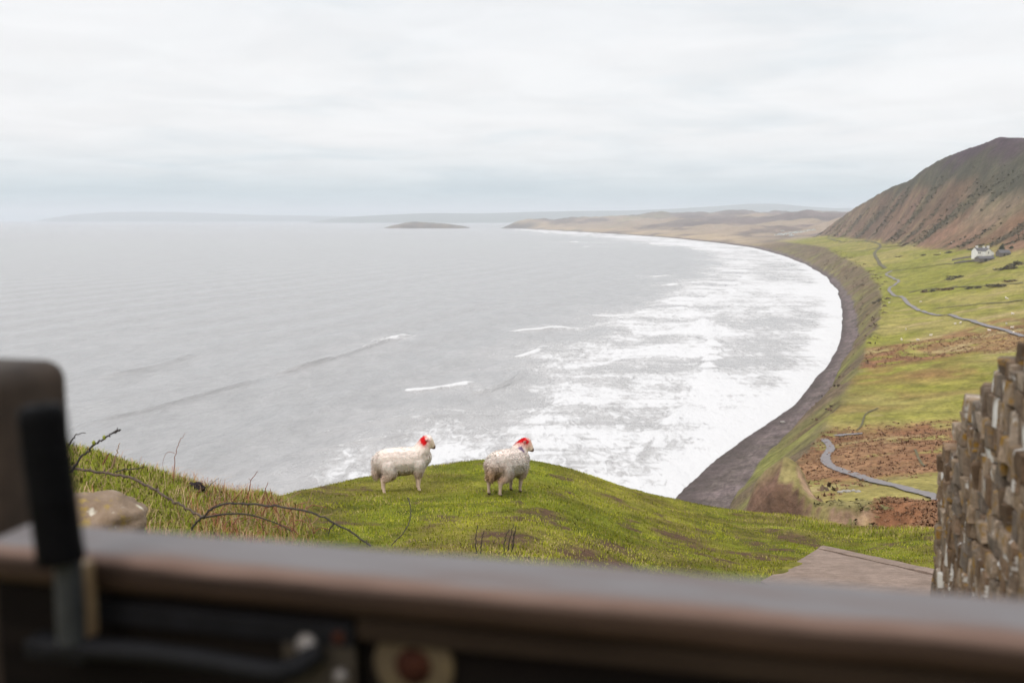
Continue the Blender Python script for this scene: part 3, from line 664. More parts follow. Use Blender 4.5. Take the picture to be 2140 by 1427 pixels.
def slump(x, y):
    ph = np.degrees(np.arctan2(x, y)); r = np.hypot(x, y); return sst(11, 13, ph)*(ph < 21.5)*sst(70, 90, r)*(1-sst(117, 123, r))*sst(-.1, .3, fbm(x, y, 6, 3, 306))
scrub_mass('tussock_grass', 420, (12, 48, 60, 125), .38, plain('tussock_blades', (.21,.18,.07), .95, (.13,.11,.045), .7, bs=0), slump, 307, 'yellowed tussock grass hanging over the slumped bank')

# ---------------------------------------------------------------- farmhouse, outbuildings, tree
m_white = plain('white_render', (.66,.655,.635), .85, (.55,.54,.52), .6, bs=.05)
m_slate = plain('slate_roof', (.115,.108,.110), .8, (.07,.068,.072), 1.2, bs=.1)
m_stone_far = plain('grey_farm_stone', (.150,.130,.115), .9, (.085,.075,.068), .9, bs=.2)
m_glass = plain('dark_window_glass', (.03,.033,.038), .15, (.02,.02,.025), 2, bs=0, spec=.5)
m_frame = plain('painted_frame', (.5,.5,.5), .6, bs=0)
def gable(bm, x0, x1, y0, y1, ze, zr, over=.0):
    ym = (y0+y1)/2
    V = [bm.verts.new(p) for p in [(x0,y0,0),(x1,y0,0),(x1,y1,0),(x0,y1,0),(x0,y0,ze),(x1,y0,ze),(x1,y1,ze),(x0,y1,ze),(x0,ym,zr),(x1,ym,zr)]]
    for f in [(0,1,5,4),(2,3,7,6),(1,2,6,9,5),(3,0,4,8,7)]: bm.faces.new([V[i] for i in f])
def roof(bm, x0, x1, y0, y1, ze, zr, th=.18, ov=.3):
    ym = (y0+y1)/2
    for ya, sg in ((y0, -1), (y1, 1)):
        sl = (zr-ze)/abs(ym-ya); ye = ya+sg*ov; z0 = ze-ov*sl
        a = [(x0-ov,ye,z0+.02),(x1+ov,ye,z0+.02),(x1+ov,ym,zr+.02),(x0-ov,ym,zr+.02)]
        lo = [bm.verts.new(q) for q in a]; hi = [bm.verts.new((q[0],q[1],q[2]+th)) for q in a]
        bm.faces.new(lo); bm.faces.new(hi)
        for i in range(4): bm.faces.new([lo[i], lo[(i+1) % 4], hi[(i+1) % 4], hi[i]])
def fix(bm): bmesh.ops.recalc_face_normals(bm, faces=bm.faces)
def window(parent, c, wd, ht, nrm):
    """nrm 'x' or 'y': a window set in a wall facing -x or -y"""
    bm = bmesh.new(); s = (.10, wd, ht) if nrm == 'x' else (wd, .10, ht); bm_box(bm, c, s); w_ = link('window', bm_mesh('window', bm), m_glass, parent)
    bm = bmesh.new(); e = -.04
    off = Vector((e, 0, 0)) if nrm == 'x' else Vector((0, e, 0)); c = Vector(c)
    for q, dz, s_ in ((0, ht/2+.06, (wd+.3, .12)), (0, -ht/2-.06, (wd+.3, .12))):
        bm_box(bm, c+off+Vector((0,0,dz)), (.14, s_[0], s_[1]) if nrm == 'x' else (s_[0], .14, s_[1]))
    bm_box(bm, c+off, (.11, .09, ht) if nrm == 'x' else (.09, .11, ht))
    link('window_frame', bm_mesh('window_frame', bm), m_frame, w_)
hp = hit(2058, 540, 200)
house = empty('farmhouse', (hp.x, hp.y, hp.z-.6), (0, 0, R(18)))
tag(house, 'white two-storey farmhouse with slate roof and three white chimneys', 'house')
bm = bmesh.new(); gable(bm, -7.0, 7.2, 1.5, 8.5, 7.2, 10.0); fix(bm); link('wall', bm_mesh('wall', bm), m_white, house)
bm = bmesh.new(); gable(bm, -4, 4, -3.4, 3.4, 6.9, 9.4); bmesh.ops.rotate(bm, verts=bm.verts, cent=(0,0,0), matrix=Matrix.Rotation(R(90), 3, 'Z')); bmesh.ops.translate(bm, verts=bm.verts, vec=(1.2, 1.2, 0)); fix(bm)
link('gable_wing', bm_mesh('gable_wing', bm), m_white, house)
bm = bmesh.new(); roof(bm, -7.0, 7.2, 1.5, 8.5, 7.2, 10.0); fix(bm); rf = link('roof', bm_mesh('roof', bm), m_slate, house)
bm = bmesh.new(); roof(bm, -4.0, 3.6, -3.4, 3.4, 6.9, 9.4); bmesh.ops.rotate(bm, verts=bm.verts, cent=(0,0,0), matrix=Matrix.Rotation(R(90), 3, 'Z')); bmesh.ops.translate(bm, verts=bm.verts, vec=(1.2, 1.2, 0)); fix(bm)
link('roof', bm_mesh('roof', bm), m_slate, house)
bm = bmesh.new(); gable(bm, 4.6, 8.6, -1.5, 3.5, 5.2, 6.8); fix(bm); link('annexe', bm_mesh('annexe', bm), m_white, house)
for cx, cy, cw, z0, z1 in ((-4.6, 5, 1.9, 9.0, 11.6), (2.4, 4.4, 1.5, 8.5, 11.2), (7.2, 4.6, 1.9, 5.5, 11.4)):
    bm = bmesh.new(); bm_box(bm, (cx, cy, (z0+z1)/2), (cw, 1.2, z1-z0)); bm_box(bm, (cx, cy, z1-.15), (cw+.25, 1.45, .22)); link('chimney', bm_mesh('chimney', bm), m_white, rf)
for c, a, h_ in (((-5.6,1.5,2.0),.9,1.5),((-3.9,1.5,2.0),.9,1.5),((-5.6,1.5,5.4),.9,1.5),((-3.9,1.5,5.4),.9,1.5),((1.2,-2.8,5.6),1.0,1.6),((.2,-2.8,2.2),.9,1.4),((3.0,-2.8,2.2),.9,1.4)): window(house, c, a, h_, 'y')
bm = bmesh.new(); bm_box(bm, (6.4, -1.75, 3.3), (3.2, .5, .35)); link('porch_canopy', bm_mesh('porch_canopy', bm), m_slate, house)
bm = bmesh.new(); bm_box(bm, (6.4, -1.52, 1.3), (1.0, .1, 2.2)); link('door', bm_mesh('door', bm), m_glass, house)
def barn(u, v_, L_, W_, ze, zr, rot, lab, doors, hip=False):
    p = hit(u, v_, 200); o = empty('stone_barn', (p.x, p.y, p.z-.6), (0, 0, R(rot))); tag(o, lab, 'barn')
    bm = bmesh.new(); gable(bm, -L_/2, L_/2, 0, W_, ze, zr); fix(bm); link('wall', bm_mesh('wall', bm), m_stone_far, o)
    bm = bmesh.new(); roof(bm, -L_/2, L_/2, 0, W_, ze, zr, .15, .25); fix(bm); link('roof', bm_mesh('roof', bm), m_slate, o)
    for dx, dw, dh in doors:
        bm = bmesh.new(); bm_box(bm, (dx, -.02, dh/2+.4), (dw, .12, dh)); link('door', bm_mesh('door', bm), m_glass, o)
barn(2063, 546, 17, 5.5, 2.9, 4.8, 20, 'low stone barn with wide dark doorway in front of the white farmhouse', ((-1.6, 3.2, 2.2), (3.6, 1.2, 1.8)))
barn(2101, 535, 10, 6, 3.2, 5.6, 8, 'small grey stone shed standing uphill of the low barn', ((-1.0, 1.2, 2.0), (2.4, 1.0, 1.8)))
# field walls by the farm
def stone_dyke(uv, h_, lab):
    P = catmull([tuple(hit(u, v_, 200)) for u, v_ in uv], 10); V = []; F = []
    for i, p in enumerate(P):
        d = (P[min(i+1, len(P)-1)]-P[max(i-1, 0)]); d.z = 0; d.normalize(); n_ = Vector((-d.y, d.x, 0)); z0 = h1(p.x, p.y); hh = h_*(.85+.3*random.random())
        for q, z in ((-.5,-.4),(-.32,hh),(.32,hh),(.5,-.4)): a = p+n_*q; V.append((a.x, a.y, z0+z))
    for i in range(len(P)-1):
        for k in range(3): a = i*4+k; F.append((a, a+1, a+5, a+4))
    tag(link('field_wall', mesh_np('field_wall', V, F, False), m_stone_far), lab, 'wall')
stone_dyke([(1990,545),(2010,541),(2035,538),(2046,541)], 1.5, 'drystone field wall running from the low barn across the grass')
stone_dyke([(1995,550),(2015,548),(2040,546)], 1.3, 'lower drystone wall below the barn yard')
# tree by the house
tp = hit(2093, 524, 200); tree = empty('farm_tree', (tp.x, tp.y, tp.z-.3)); tag(tree, 'dark evergreen tree beside the white farmhouse', 'tree')
V, F = tube([(0,0,0),(.1,0,1.5),(.0,.1,3.2),(.15,0,4.6)], [.3,.24,.16,.07], 7); link('trunk', mesh_np('trunk', V, F), m_scrub, tree)
o = link('crown', leaf_cloud('crown', 2.4, 2.2, 4.2, 700, .6, 402), m_ever, tree); o.location = (0, 0, 1.2)
tp = hit(2112, 521, 200); tree2 = empty('farm_tree', (tp.x, tp.y, tp.z-.3)); tag(tree2, 'low wind-bent tree uphill of the small shed', 'tree')
V, F = tube([(0,0,0),(.2,0,1.0),(.5,.1,2.0)], [.22,.18,.08], 7); link('trunk', mesh_np('trunk', V, F), m_scrub, tree2)
o = link('crown', leaf_cloud('crown', 2.2, 1.8, 2.0, 400, .5, 403), m_ever, tree2); o.location = (.6, 0, .8)

# static caravans under the end of the hill
m_van = plain('caravan_panel', (.62,.64,.62), .5, (.50,.54,.54), .4, bs=0)
m_vand = plain('caravan_roof', (.42,.45,.46), .5, bs=0)
bm = bmesh.new(); bm_box(bm, (0,0,1.75), (9, 3.1, 2.5), bevel=.2, seg=1); vb = bm_mesh('caravan_body', bm)
bm = bmesh.new()
for s in (-1, 1):
    a = [bm.verts.new(p) for p in ((-4.6, s*1.7, 3.0), (4.6, s*1.7, 3.0), (4.6, 0, 3.55), (-4.6, 0, 3.55))]; bm.faces.new(a)
fix(bm); vr = bm_mesh('roof', bm); vb.materials.append(m_van); vr.materials.append(m_vand)
bm = bmesh.new(); bm_box(bm, (0, -1.56, 2.0), (6.4, .06, .8)); vw = bm_mesh('window_band', bm); vw.materials.append(m_glass)
for i, (u, v_) in enumerate([(1622,492.5),(1628,491.5),(1634,492.5),(1630,490),(1637,490.5),(1641,491.5),(1643,489),(1648,488.5),(1652,489.5),(1653,487.5),(1659,487),(1663,488),(1666,486),(1672,486.5),(1676,485.5),(1652,493.5),(1656,493),(1690,482.5),(1696,482),(1702,481.5),(1635,484),(1684,484)]):
    p = hit(u, v_, 1500); o = empty('caravan', (p.x, p.y, p.z+.1), (0, 0, R(-10+20*math.sin(i*2.3))))
    tag(o, 'pale static caravan parked in the cluster at the hill end', 'caravan', 'static caravans below the end of the hill')
    for nm, me_ in (('body', vb), ('roof', vr), ('window_band', vw)): link(nm, me_, None, o)

# ---------------------------------------------------------------- concrete slab beside the turf
m_conc, t, b = mat('weathered_concrete')
v = vec(t); n1_ = noise(t, v, 2.2, 5, .6); n2_ = noise(t, v, 60, 3, .7); n3_ = noise(t, v, 9, 4, .6)
k = ramp(t, n1_, [(.3, (.165,.118,.092)), (.7, (.245,.180,.145))])
k = mixc(t, 1.0, k, ramp(t, n2_, [(.3, .72), (.7, 1.25)]), 'MULTIPLY'); k = mixc(t, 1.0, k, ramp(t, n3_, [(.35, .8), (.65, 1.12)]), 'MULTIPLY')
L(t, k, b.inputs['Base Color']); b.inputs['Roughness'].default_value = .92; b.inputs['Specular IOR Level'].default_value = .2; bump(t, n2_, .5, .01, b)
PA = hit(1720, 1146); PB = hit(1990, 1206); PD = hit(1590, 1222)
PA.z += .05; PB.z += .05
PD.z += .05
PC = PB + (PD-PA); nrm_ = (PB-PA).cross(PD-PA)
def slab_z(x, y):
    n_ = nrm_; return PA.z - (n_.x*(x-PA.x)+n_.y*(y-PA.y))/n_.z
def slab_part(name, s0, s1, t0, t1, parent, thick=.14, lift=0.0):
    bm = bmesh.new(); q = []
    nx, ny = 14, 6
    g = [[bm.verts.new(PA+(PB-PA)*(s0+(s1-s0)*i/nx)+(PD-PA)*(t0+(t1-t0)*j/ny)+Vector((0,0,lift+.006*mnoise.noise(Vector((i*.9+t0*7, j*.8, 3)))+(-.012*random.random() if i in (0, nx) or j in (0, ny) else 0)))) for j in range(ny+1)] for i in range(nx+1)]
    for i in range(nx):
        for j in range(ny): bm.faces.new([g[i][j], g[i+1][j], g[i+1][j+1], g[i][j+1]])
    ed = [e for e in bm.edges if e.is_boundary]; r_ = bmesh.ops.extrude_edge_only(bm, edges=ed)
    bmesh.ops.translate(bm, verts=[x_ for x_ in r_['geom'] if isinstance(x_, bmesh.types.BMVert)], vec=(0, 0, -thick)); fix(bm)
    return link(name, bm_mesh(name, bm), m_conc, parent)
slab = empty('concrete_slab', PA); tag(slab, 'old buff concrete slab with a cracked edge strip set in the turf', 'slab')
for nm, a_ in (('slab_panel', (0, 1, .115, 1.0)), ('edge_strip', (-.004, 1.0, 0.0, .104))):
    o = slab_part(nm, *a_, slab, lift=(0 if nm == 'slab_panel' else .012)); o.matrix_parent_inverse = Matrix.Translation(-Vector(PA))
def in_slab(x, y):
    ux, uy = (PB-PA).x, (PB-PA).y; vx, vy = (PD-PA).x, (PD-PA).y; D_ = ux*vy-uy*vx; dx, dy = x-PA.x, y-PA.y
    a_ = (dx*vy-dy*vx)/D_; b__ = (ux*dy-uy*dx)/D_
    e = .03*fbm(x, y, .4, 2, 501); return (a_ > .0+e) & (a_ < 1.0) & (b__ > .0+e) & (b__ < 1)

# ---------------------------------------------------------------- grass blades (uncountable)
m_blade, t, b = mat('grass_blade'); ca = attr(t, 'cover'); L(t, ca.outputs['Color'], b.inputs['Base Color'])
b.inputs['Roughness'].default_value = .85; b.inputs['Specular IOR Level'].default_value = .04
def blades(name, x, y, hgt_, wid, col, label, lean=.5, seed=1):
    rg = np.random.default_rng(seed); n = len(x); z = height(x, y)-.004
    an = rg.uniform(0, 2*np.pi, n); ld = rg.uniform(0, 2*np.pi, n); la = rg.uniform(.1, 1, n)*lean*hgt_
    dx, dy = np.cos(an)*wid/2, np.sin(an)*wid/2; tx, ty = np.cos(ld)*la, np.sin(ld)*la
    p = np.stack([x, y, z], 1)
    m1 = p+np.stack([tx*.35, ty*.35, hgt_*.6], 1); tip = p+np.stack([tx, ty, hgt_*np.sqrt(np.clip(1-.5*lean*lean, .2, 1))], 1); d_ = np.stack([dx, dy, dx*0], 1)
    V = np.stack([p-d_, p+d_, m1+d_*.6, tip, m1-d_*.6], 1).reshape(-1, 3); i = np.arange(n)[:, None]*5
    F = np.concatenate([i+np.array([[0,1,2]]), i+np.array([[0,2,4]]), i+np.array([[4,2,3]])])
    nr = np.stack([rg.normal(0, .3, n), rg.normal(0, .3, n)-.45, np.ones(n)], 1); nr /= np.linalg.norm(nr, axis=1)[:, None]; nr = np.repeat(nr, 5, 0)
    me = mesh_np(name, V, orient(V, F, nr), True); attr_c(me, 'cover', np.repeat(col, 5, 0)); soft_normals(me, nr)
    return tag(link(name, me, m_blade), label, 'grass', kind='stuff')
def scatter(n, phi, rr_, seed, cond):
    rg = np.random.default_rng(seed); ph = np.radians(rg.uniform(phi[0], phi[1], n)); r = rg.uniform(rr_[0]**1.0, rr_[1]**1.0, n)
    x, y = r*np.sin(ph), r*np.cos(ph); k = (cond(x, y) > rg.uniform(0, 1, n)) & ~in_slab(x, y); return x[k], y[k], rg
def vcol(a, b_, rg, n):
    t_ = rg.uniform(0, 1, (n, 1)); return np.array(a)[None]*(1-t_)+np.array(b_)[None]*t_
x, y, rg = scatter(150000, (-15, 31), (6.5, 23), 601, lambda x, y: (1-.96*soil_mask(x, y))*(1-bank_mask(x, y)))
n = len(x); tuft = .5+.5*fbm(x, y, .45, 3, 602); lipd = np.interp(np.degrees(np.arctan2(x, y)), _pd, _lr)-np.hypot(x, y)
hh = (.022+.035*np.clip(tuft, 0, 1)**2+.05*sst(2.5, 0, lipd)*sst(11, 18, np.degrees(np.arctan2(x, y))))*rg.uniform(.6, 1.3, n)
col = vcol((.135,.158,.008), (.290,.275,.030), rg, n); yel = (rg.uniform(0, 1, n) < .13+.25*sst(.1, .45, fbm(x, y, 1.6, 3, 603))+.35*sst(2.0, 0, lipd)*sst(13, 19, np.degrees(np.arctan2(x, y))))
col[yel] = vcol((.22,.17,.065), (.34,.26,.12), rg, n)[yel]
col *= (.55+.85*np.clip(.5+1.1*fbm(x, y, .5, 4, 604), 0, 1))[:, None]
blades('turf_grass', x, y, hh, .009, col, 'short sheep-grazed grass on the knoll', .7, 605)
x, y, rg = scatter(90000, (-31, -8), (4.0, 13), 611, lambda x, y: bank_mask(x, y)*.95)
n = len(x); hh = (.05+.07*np.clip(.5+fbm(x, y, .5, 3, 612), 0, 1))*rg.uniform(.5, 1.25, n)
col = vcol((.13,.17,.012), (.275,.285,.034), rg, n); yel = rg.uniform(0, 1, n) < .30; col[yel] = vcol((.26,.19,.08), (.40,.29,.15), rg, n)[yel]
blades('bank_grass', x, y, hh, .008, col, 'ragged green grass on the bank beside the boulder', .9, 613)
x, y, rg = scatter(16000, (-29, -6), (4.5, 12.5), 621, lambda x, y: bank_mask(x, y)*np.clip(sst(-.1, .4, fbm(x, y, 1.2, 3, 622))*.7+.5*sst(-20, -16.5, np.degrees(np.arctan2(x, y))), 0, 1))
n = len(x); hh = rg.uniform(.10, .27, n); col = vcol((.36,.24,.12), (.48,.34,.20), rg, n); azs = np.degrees(np.arctan2(x, y)); rd = rg.uniform(0, 1, n) < .25+.45*sst(-20, -16.5, azs); col[rd] = vcol((.26,.10,.055), (.36,.16,.09), rg, n)[rd]
blades('straw', x, y, hh, .006, col, 'dry straw and dead stems lying in the bank grass', 1.1, 623)

# ---------------------------------------------------------------- brambles and dry stalks on the bank
m_bramble = plain('bramble_bark', (.13,.088,.062), .8, (.040,.030,.026), 40, bs=.2)
m_twig = plain('dark_twig_bark', (.050,.040,.036), .8, (.026,.022,.022), 40, bs=.2)
m_red = plain('red_dead_stem', (.27,.105,.062), .8, (.17,.065,.042), 30, bs=.1)
m_straw = plain('pale_dead_stem', (.36,.24,.15), .8, (.26,.16,.095), 30, bs=.1)
m_leafbud = plain('fresh_bud', (.22,.24,.03), .7, bs=0)
def stem(name, uv, d0, d1, r0, r1, m, lab, cat, group=None, thorns=0, branches=(), buds=()):
    n = len(uv); P = [at_depth(u, v_, d0+(d1-d0)*i/(n-1)) for i, (u, v_) in enumerate(uv)]; P = catmull(P, 6); P = [p+Vector((random.gauss(0, 1), 0, random.gauss(0, 1)))*r0*.55 for p in P]
    base = P[0].copy(); root = empty(name, base)
    V, F = tube([p-base for p in P], [r0+(r1-r0)*i/(len(P)-1) for i in range(len(P))], 6)
    k = len(P)
    for j in range(thorns):
        i = random.randrange(1, k-1); p = P[i]-base; d = Vector((random.gauss(0, 1), random.gauss(0, 1), random.gauss(0, 1))).normalized(); r = r0*1.1
        a_ = len(V); s = d.orthogonal().normalized()*r*.6; s2 = d.cross(s).normalized()*r*.6
        V += [tuple(p+s), tuple(p-s*.5+s2), tuple(p-s*.5-s2), tuple(p+d*r*3.2)]; F += [(a_, a_+1, a_+3, a_+3), (a_+1, a_+2, a_+3, a_+3), (a_+2, a_, a_+3, a_+3)]
    F4 = [f for f in F if len(set(f)) == 4]; F3 = [f[:3] for f in F if len(set(f)) == 3]
    me = bpy.data.meshes.new('stem'); me.from_pydata(V, [], F4+F3); me.polygons.foreach_set('use_smooth', np.full(len(me.polygons), True)); link('stem', me, m, root)
    for bu in branches:
        Q = catmull([at_depth(u, v_, d0) for u, v_ in bu], 5); V, F = tube([p-base for p in Q], [r1*1.2*(1-.6*i/(len(Q)-1)) for i in range(len(Q))], 5); link('branch', mesh_np('branch', V, F), m, root)
    for u, v_ in buds:
        q = at_depth(u, v_, d0+(d1-d0)*.6)-base; o = link('bud', blob('bud', .014, .014, .02, u, 1, .2), m_leafbud, root); o.location = q
    tag(root, lab, cat, group); return root
def dep(u, v_): return hit(u, v_).y
D1 = dep(180, 990)
stem('bramble_stem', [(120,975),(165,980),(240,992),(300,1010),(350,1040),(390,1062),(425,1082)], D1-.3, D1-.9, .011, .008, m_bramble, 'thick brown bramble cane lying along the green bank above the boulder', 'bramble', thorns=26)
stem('bramble_stem', [(400,1106),(420,1082),(445,1062),(480,1052),(560,1055),(640,1068),(700,1092),(775,1140)], 6.2, 6.0, .0075, .006, m_twig, 'dark bramble cane arching low across the bank to the gate', 'bramble', thorns=24, branches=[[(423,1082),(470,1074),(520,1075),(575,1092),(610,1110)],[(700,1092),(690,1104),(686,1118)]])
stem('bare_twig', [(148,985),(165,962),(190,936),(215,917),(238,905),(252,897)], D1-.6, D1-.6, .010, .005, m_twig, 'dark leaning twig with yellow-green buds sticking up beside the post', 'twig', branches=[[(238,905),(244,899),(246,893)],[(195,932),(193,925)]], buds=[(218,914),(176,944),(196,925)])
stem('bare_twig', [(146,930),(152,917),(162,908),(178,904)], D1-.5, D1-.5, .006, .003, m_twig, 'short hooked dark twig rising right beside the latch handle', 'twig')
stem('bare_twig', [(240,986),(265,980),(285,979),(301,975)], D1, D1, .006, .004, m_twig, 'short dark twig poking flat out over the sea from the bank', 'twig', buds=())
DS = dep(362, 1012)
stem('dry_stalk', [(361,1016),(364,985),(367,950),(374,925),(386,906)], DS, DS, .005, .002, m_red, 'tall thin reddish stalk standing alone on the bank brow', 'stalk', branches=[[(366,947),(352,944),(344,953),(340,970),(343,984)]])
stem('dry_stalk', [(425,1030),(440,1012),(458,998)], DS+.3, DS+.3, .004, .002, m_bramble, 'thin leaning stalk beside the dark soil clod', 'stalk')
stem('dry_stalk', [(852,1040),(858,1060),(857,1085),(845,1110),(818,1140)], 8.0, 7.6, .0045, .004, m_twig, 'dark hooked stalk curving up in front of the white sheep', 'stalk')
RS = [([(516,1048),(521,1020),(524,1004),(538,985)],[[(524,1004),(519,999)]],m_red,'forked red stalk standing tallest in the bramble clump'),
      ([(547,1055),(553,1030),(560,1007)],[],m_red,'straight red stalk next to the forked red stalk'),
      ([(484,1050),(497,1035),(508,1023)],[],m_red,'short leaning red stalk below the forked red stalk'),
      ([(575,1113),(587,1090),(598,1068)],[],m_red,'red stalk leaning over the arched bramble cane'),
      ([(512,1110),(520,1085),(526,1055)],[],m_straw,'pale straw-coloured stalk crossing the arched bramble cane'),
      ([(480,1105),(495,1085),(512,1060)],[],m_red,'slanting red stalk beneath the arched bramble cane'),
      ([(465,1108),(467,1088),(470,1068)],[],m_red,'upright short red stalk under the bramble arch'),
      ([(550,1060),(580,1052),(630,1027)],[],m_straw,'long pale stalk leaning flat towards the knoll'),
      ([(440,1050),(462,1038),(475,1020)],[],m_straw,'pale short stalk beside the dark clod'),
      ([(560,1120),(545,1095),(530,1075)],[],m_red,'red stalk bent back under the arch'),
      ([(215,1000),(232,975),(240,955)],[],m_straw,'pale stalk leaning over the bank brow above the boulder'),
      ([(238,975),(245,945),(249,925)],[],m_straw,'thin pale stalk rising over the bank brow near the twig'),
      ([(212,975),(222,958),(228,946)],[],m_red,'little red stalk on the bank brow by the twig'),
      ([(296,985),(299,978),(300,968)],[],m_red,'tiny red stalk at the end of the flat twig')]
for uv, br_, m_, lab in RS:
    d_ = min(dep(uv[0][0], uv[0][1]), 11); stem('dry_stalk', uv, d_, d_, .0065, .003, m_, lab, 'stalk', 'dead stalks on the bank', branches=br_)
rgs = random.Random(5)
for i in range(34):                     # alike dead stems in the tangle
    u0 = rgs.uniform(410, 660); v0 = rgs.uniform(1060, 1118); ln = rgs.uniform(25, 60); an = rgs.gauss(.3, .7)
    uv = [(u0, v0), (u0+ln*.5*math.sin(an)+rgs.gauss(0, 3), v0-ln*.5*math.cos(an)), (u0+ln*math.sin(an*1.25), v0-ln*math.cos(an*1.25))]
    d_ = min(dep(u0, v0), 10); stem('dry_stalk', uv, d_, d_, .0055, .003, (m_red, m_red, m_straw)[i % 3], 'thin dead stem in the tangle under the arched bramble cane', 'stalk', 'thin dead stems tangled in the bank grass')
for k, (u, v_, hgt_p) in enumerate([(996,1150,52),(1004,1150,42),(1052,1146,40),(1061,1144,48),(1068,1148,38),(1072,1143,44)]):
    d_ = 8.2
    stem('dead_dock', [(u, v_+6), (u+(-2, 3, 4, 6, 4, 2)[k], v_-hgt_p*.5), (u+(2, 8, 12, 12, 8, 6)[k], v_-hgt_p)], d_, d_, .005, .0035, m_twig,
         ('dark dead dock stalk, thinner one of the pair by the bare earth', 'dark dead dock stalk with leaning head, one of the pair by bare earth', 'slanting dead dock stalk in the cluster of four', 'tallest dead dock stalk in the cluster of four', 'shortest dead dock stalk in the cluster of four', 'upright dead dock stalk at the edge of the cluster of four')[k], 'stalk', 'dead dock stalks in front of the knoll')
# dark clod on the brow
cp = hit(410, 1026); o = link('soil_clod', blob('soil_clod', .085, .06, .055, 5, 3, .55, 3.0), plain('black_peaty_soil', (.030,.020,.020), .95, (.012,.009,.010), 30, bs=.6)); o.location = cp+Vector((0, 0, .03))
tag(o, 'lumpy black clod of soil on the brow of the bank', 'clod')
# boulder
m_rock, t, b = mat('lichened_rock'); v = vec(t); na_ = noise(t, v, 5, 6, .65); nb_ = noise(t, v, 14, 4, .6); nc_ = noise(t, v, 40, 4, .7)
k = ramp(t, na_, [(.3, (.105,.066,.038)), (.55, (.19,.130,.085)), (.75, (.27,.20,.145))]); k = mixc(t, math_node(t, 'MULTIPLY', math_node(t, 'SUBTRACT', nb_, .55), 9, True), k, (.25,.17,.045))
k = mixc(t, math_node(t, 'MULTIPLY', math_node(t, 'SUBTRACT', noise(t, vec(t), 9, 3, .5), .62), 14, True), k, (.5,.46,.38)); L(t, k, b.inputs['Base Color']); b.inputs['Roughness'].default_value = .9; bump(t, nc_, .6, .02, b)
bp = at_depth(196, 1085, 5.2); o = link('boulder', blob('boulder', .27, .26, .155, 3, 4, .22, 1.5), m_rock); o.location = (bp.x, bp.y, bp.z-.02)
BOULD = bp
tag(o, 'rounded brown boulder with lichen lying on the bank by the gate post', 'boulder')
# pale stones on the lower slope
m_pale = plain('pale_limestone', (.34,.32,.29), .9, (.20,.18,.16), 3, bs=.2)
for i, (u, v_, s, lab) in enumerate([(1756,1029,.5,'pale flat stone at the end of the little rock scatter'),(1764,1027,.42,'small pale stone between two stones of the scatter'),(1772,1028,.55,'largest pale stone of the rock scatter on the lower slope'),(1783,1026,.4,'pale stone beside the largest stone of the scatter'),(1793,1028,.5,'pale stone at the wall end of the rock scatter'),
                                  (1636,883,1.0,'lone pale rock on the shingle at the cliff foot')]):
    p = hit(u, v_, 60); o = link('stone', blob('stone', s, s*.7, s*.5, 20+i, 2, .35), m_pale); o.location = p+Vector((0, 0, s*.2)); tag(o, lab, 'stone')

# ---------------------------------------------------------------- ruined stone wall
m_ws, t, b = mat('lichened_wall_stone'); v = vec(t, (1,1,1)); oi = N(t, 'ShaderNodeObjectInfo')
va = N(t, 'ShaderNodeVectorMath', operation='ADD'); L(t, v, va.inputs[0])
sc_ = N(t, 'ShaderNodeVectorMath', operation='SCALE'); sc_.inputs[0].default_value = (31, 17, 23); L(t, oi.outputs['Random'], sc_.inputs['Scale']); L(t, sc_.outputs[0], va.inputs[1]); wv_ = va.outputs[0]
k = ramp(t, oi.outputs['Random'], [(0, (.075,.050,.032)), (.3, (.165,.110,.072)), (.55, (.12,.098,.080)), (.8, (.215,.155,.105)), (1, (.26,.21,.165))])
nb_ = noise(t, wv_, 1.6, 5, .65); nc_ = noise(t, wv_, 6, 4, .7)
k = mixc(t, 1.0, k, ramp(t, nb_, [(.3, .6), (.7, 1.35)]), 'MULTIPLY'); k = mixc(t, 1.0, k, ramp(t, nc_, [(.3, .7), (.7, 1.25)]), 'MULTIPLY')
k = mixc(t, math_node(t, 'MULTIPLY', math_node(t, 'SUBTRACT', noise(t, wv_, 1.1, 4, .6), .58), 12, True), k, (.22,.125,.03))
k = mixc(t, math_node(t, 'MULTIPLY', math_node(t, 'SUBTRACT', noise(t, wv_, .75, 4, .6, .5), .605), 16, True), k, (.52,.505,.48))
L(t, k, b.inputs['Base Color']); b.inputs['Roughness'].default_value = .95; b.inputs['Specular IOR Level'].default_value = .1
bump(t, math_node(t, 'ADD', nb_, math_node(t, 'MULTIPLY', nc_, .5)), .7, .012, b)
m_core = plain('dark_wall_core', (.030,.024,.018), .98, (.015,.012,.010), 14, bs=.5)
W0 = at_depth(1976, 1100, 5.0); W1 = Vector((1.62, 2.75, 0)); W0 = Vector((W0.x, W0.y, 0))
wd_ = (W1-W0); WL = wd_.length; wd_.normalize(); wn_ = Vector((wd_.y, -wd_.x, 0))
if wn_.x > 0: wn_ = -wn_                                     # outward, towards the path
WB = 72.0
def wall_top(s):                                             # ruined, stepping profile from the broken end
    tb = [(0,960),(.10,958),(.16,932),(.34,922),(.36,885),(.55,868),(.60,845),(.80,842),(.84,858),(.92,852),(.95,800),(1.25,790),(1.28,765),(1.6,752),(1.65,735),(3,700)]
    sp = [a for a, _ in tb]; vp = [c for _, c in tb]; v_ = np.interp(s, sp, vp); p = W0+wd_*s
    rr0 = ray(1070+FPX*p.x/p.y*.985, v_); return EYE + rr0[2]/rr0[1]*p.y
wall = empty('stone_wall', (W0.x, W0.y, WB)); wall.rotation_euler = (0, 0, math.atan2(wd_.y, wd_.x))
tag(wall, 'ruined drystone wall of narrow lichened stones with a broken stepped end', 'wall')
sgn = 1 if Vector((-wd_.y, wd_.x, 0)).dot(wn_) > 0 else -1    # local +y or -y is the visible face
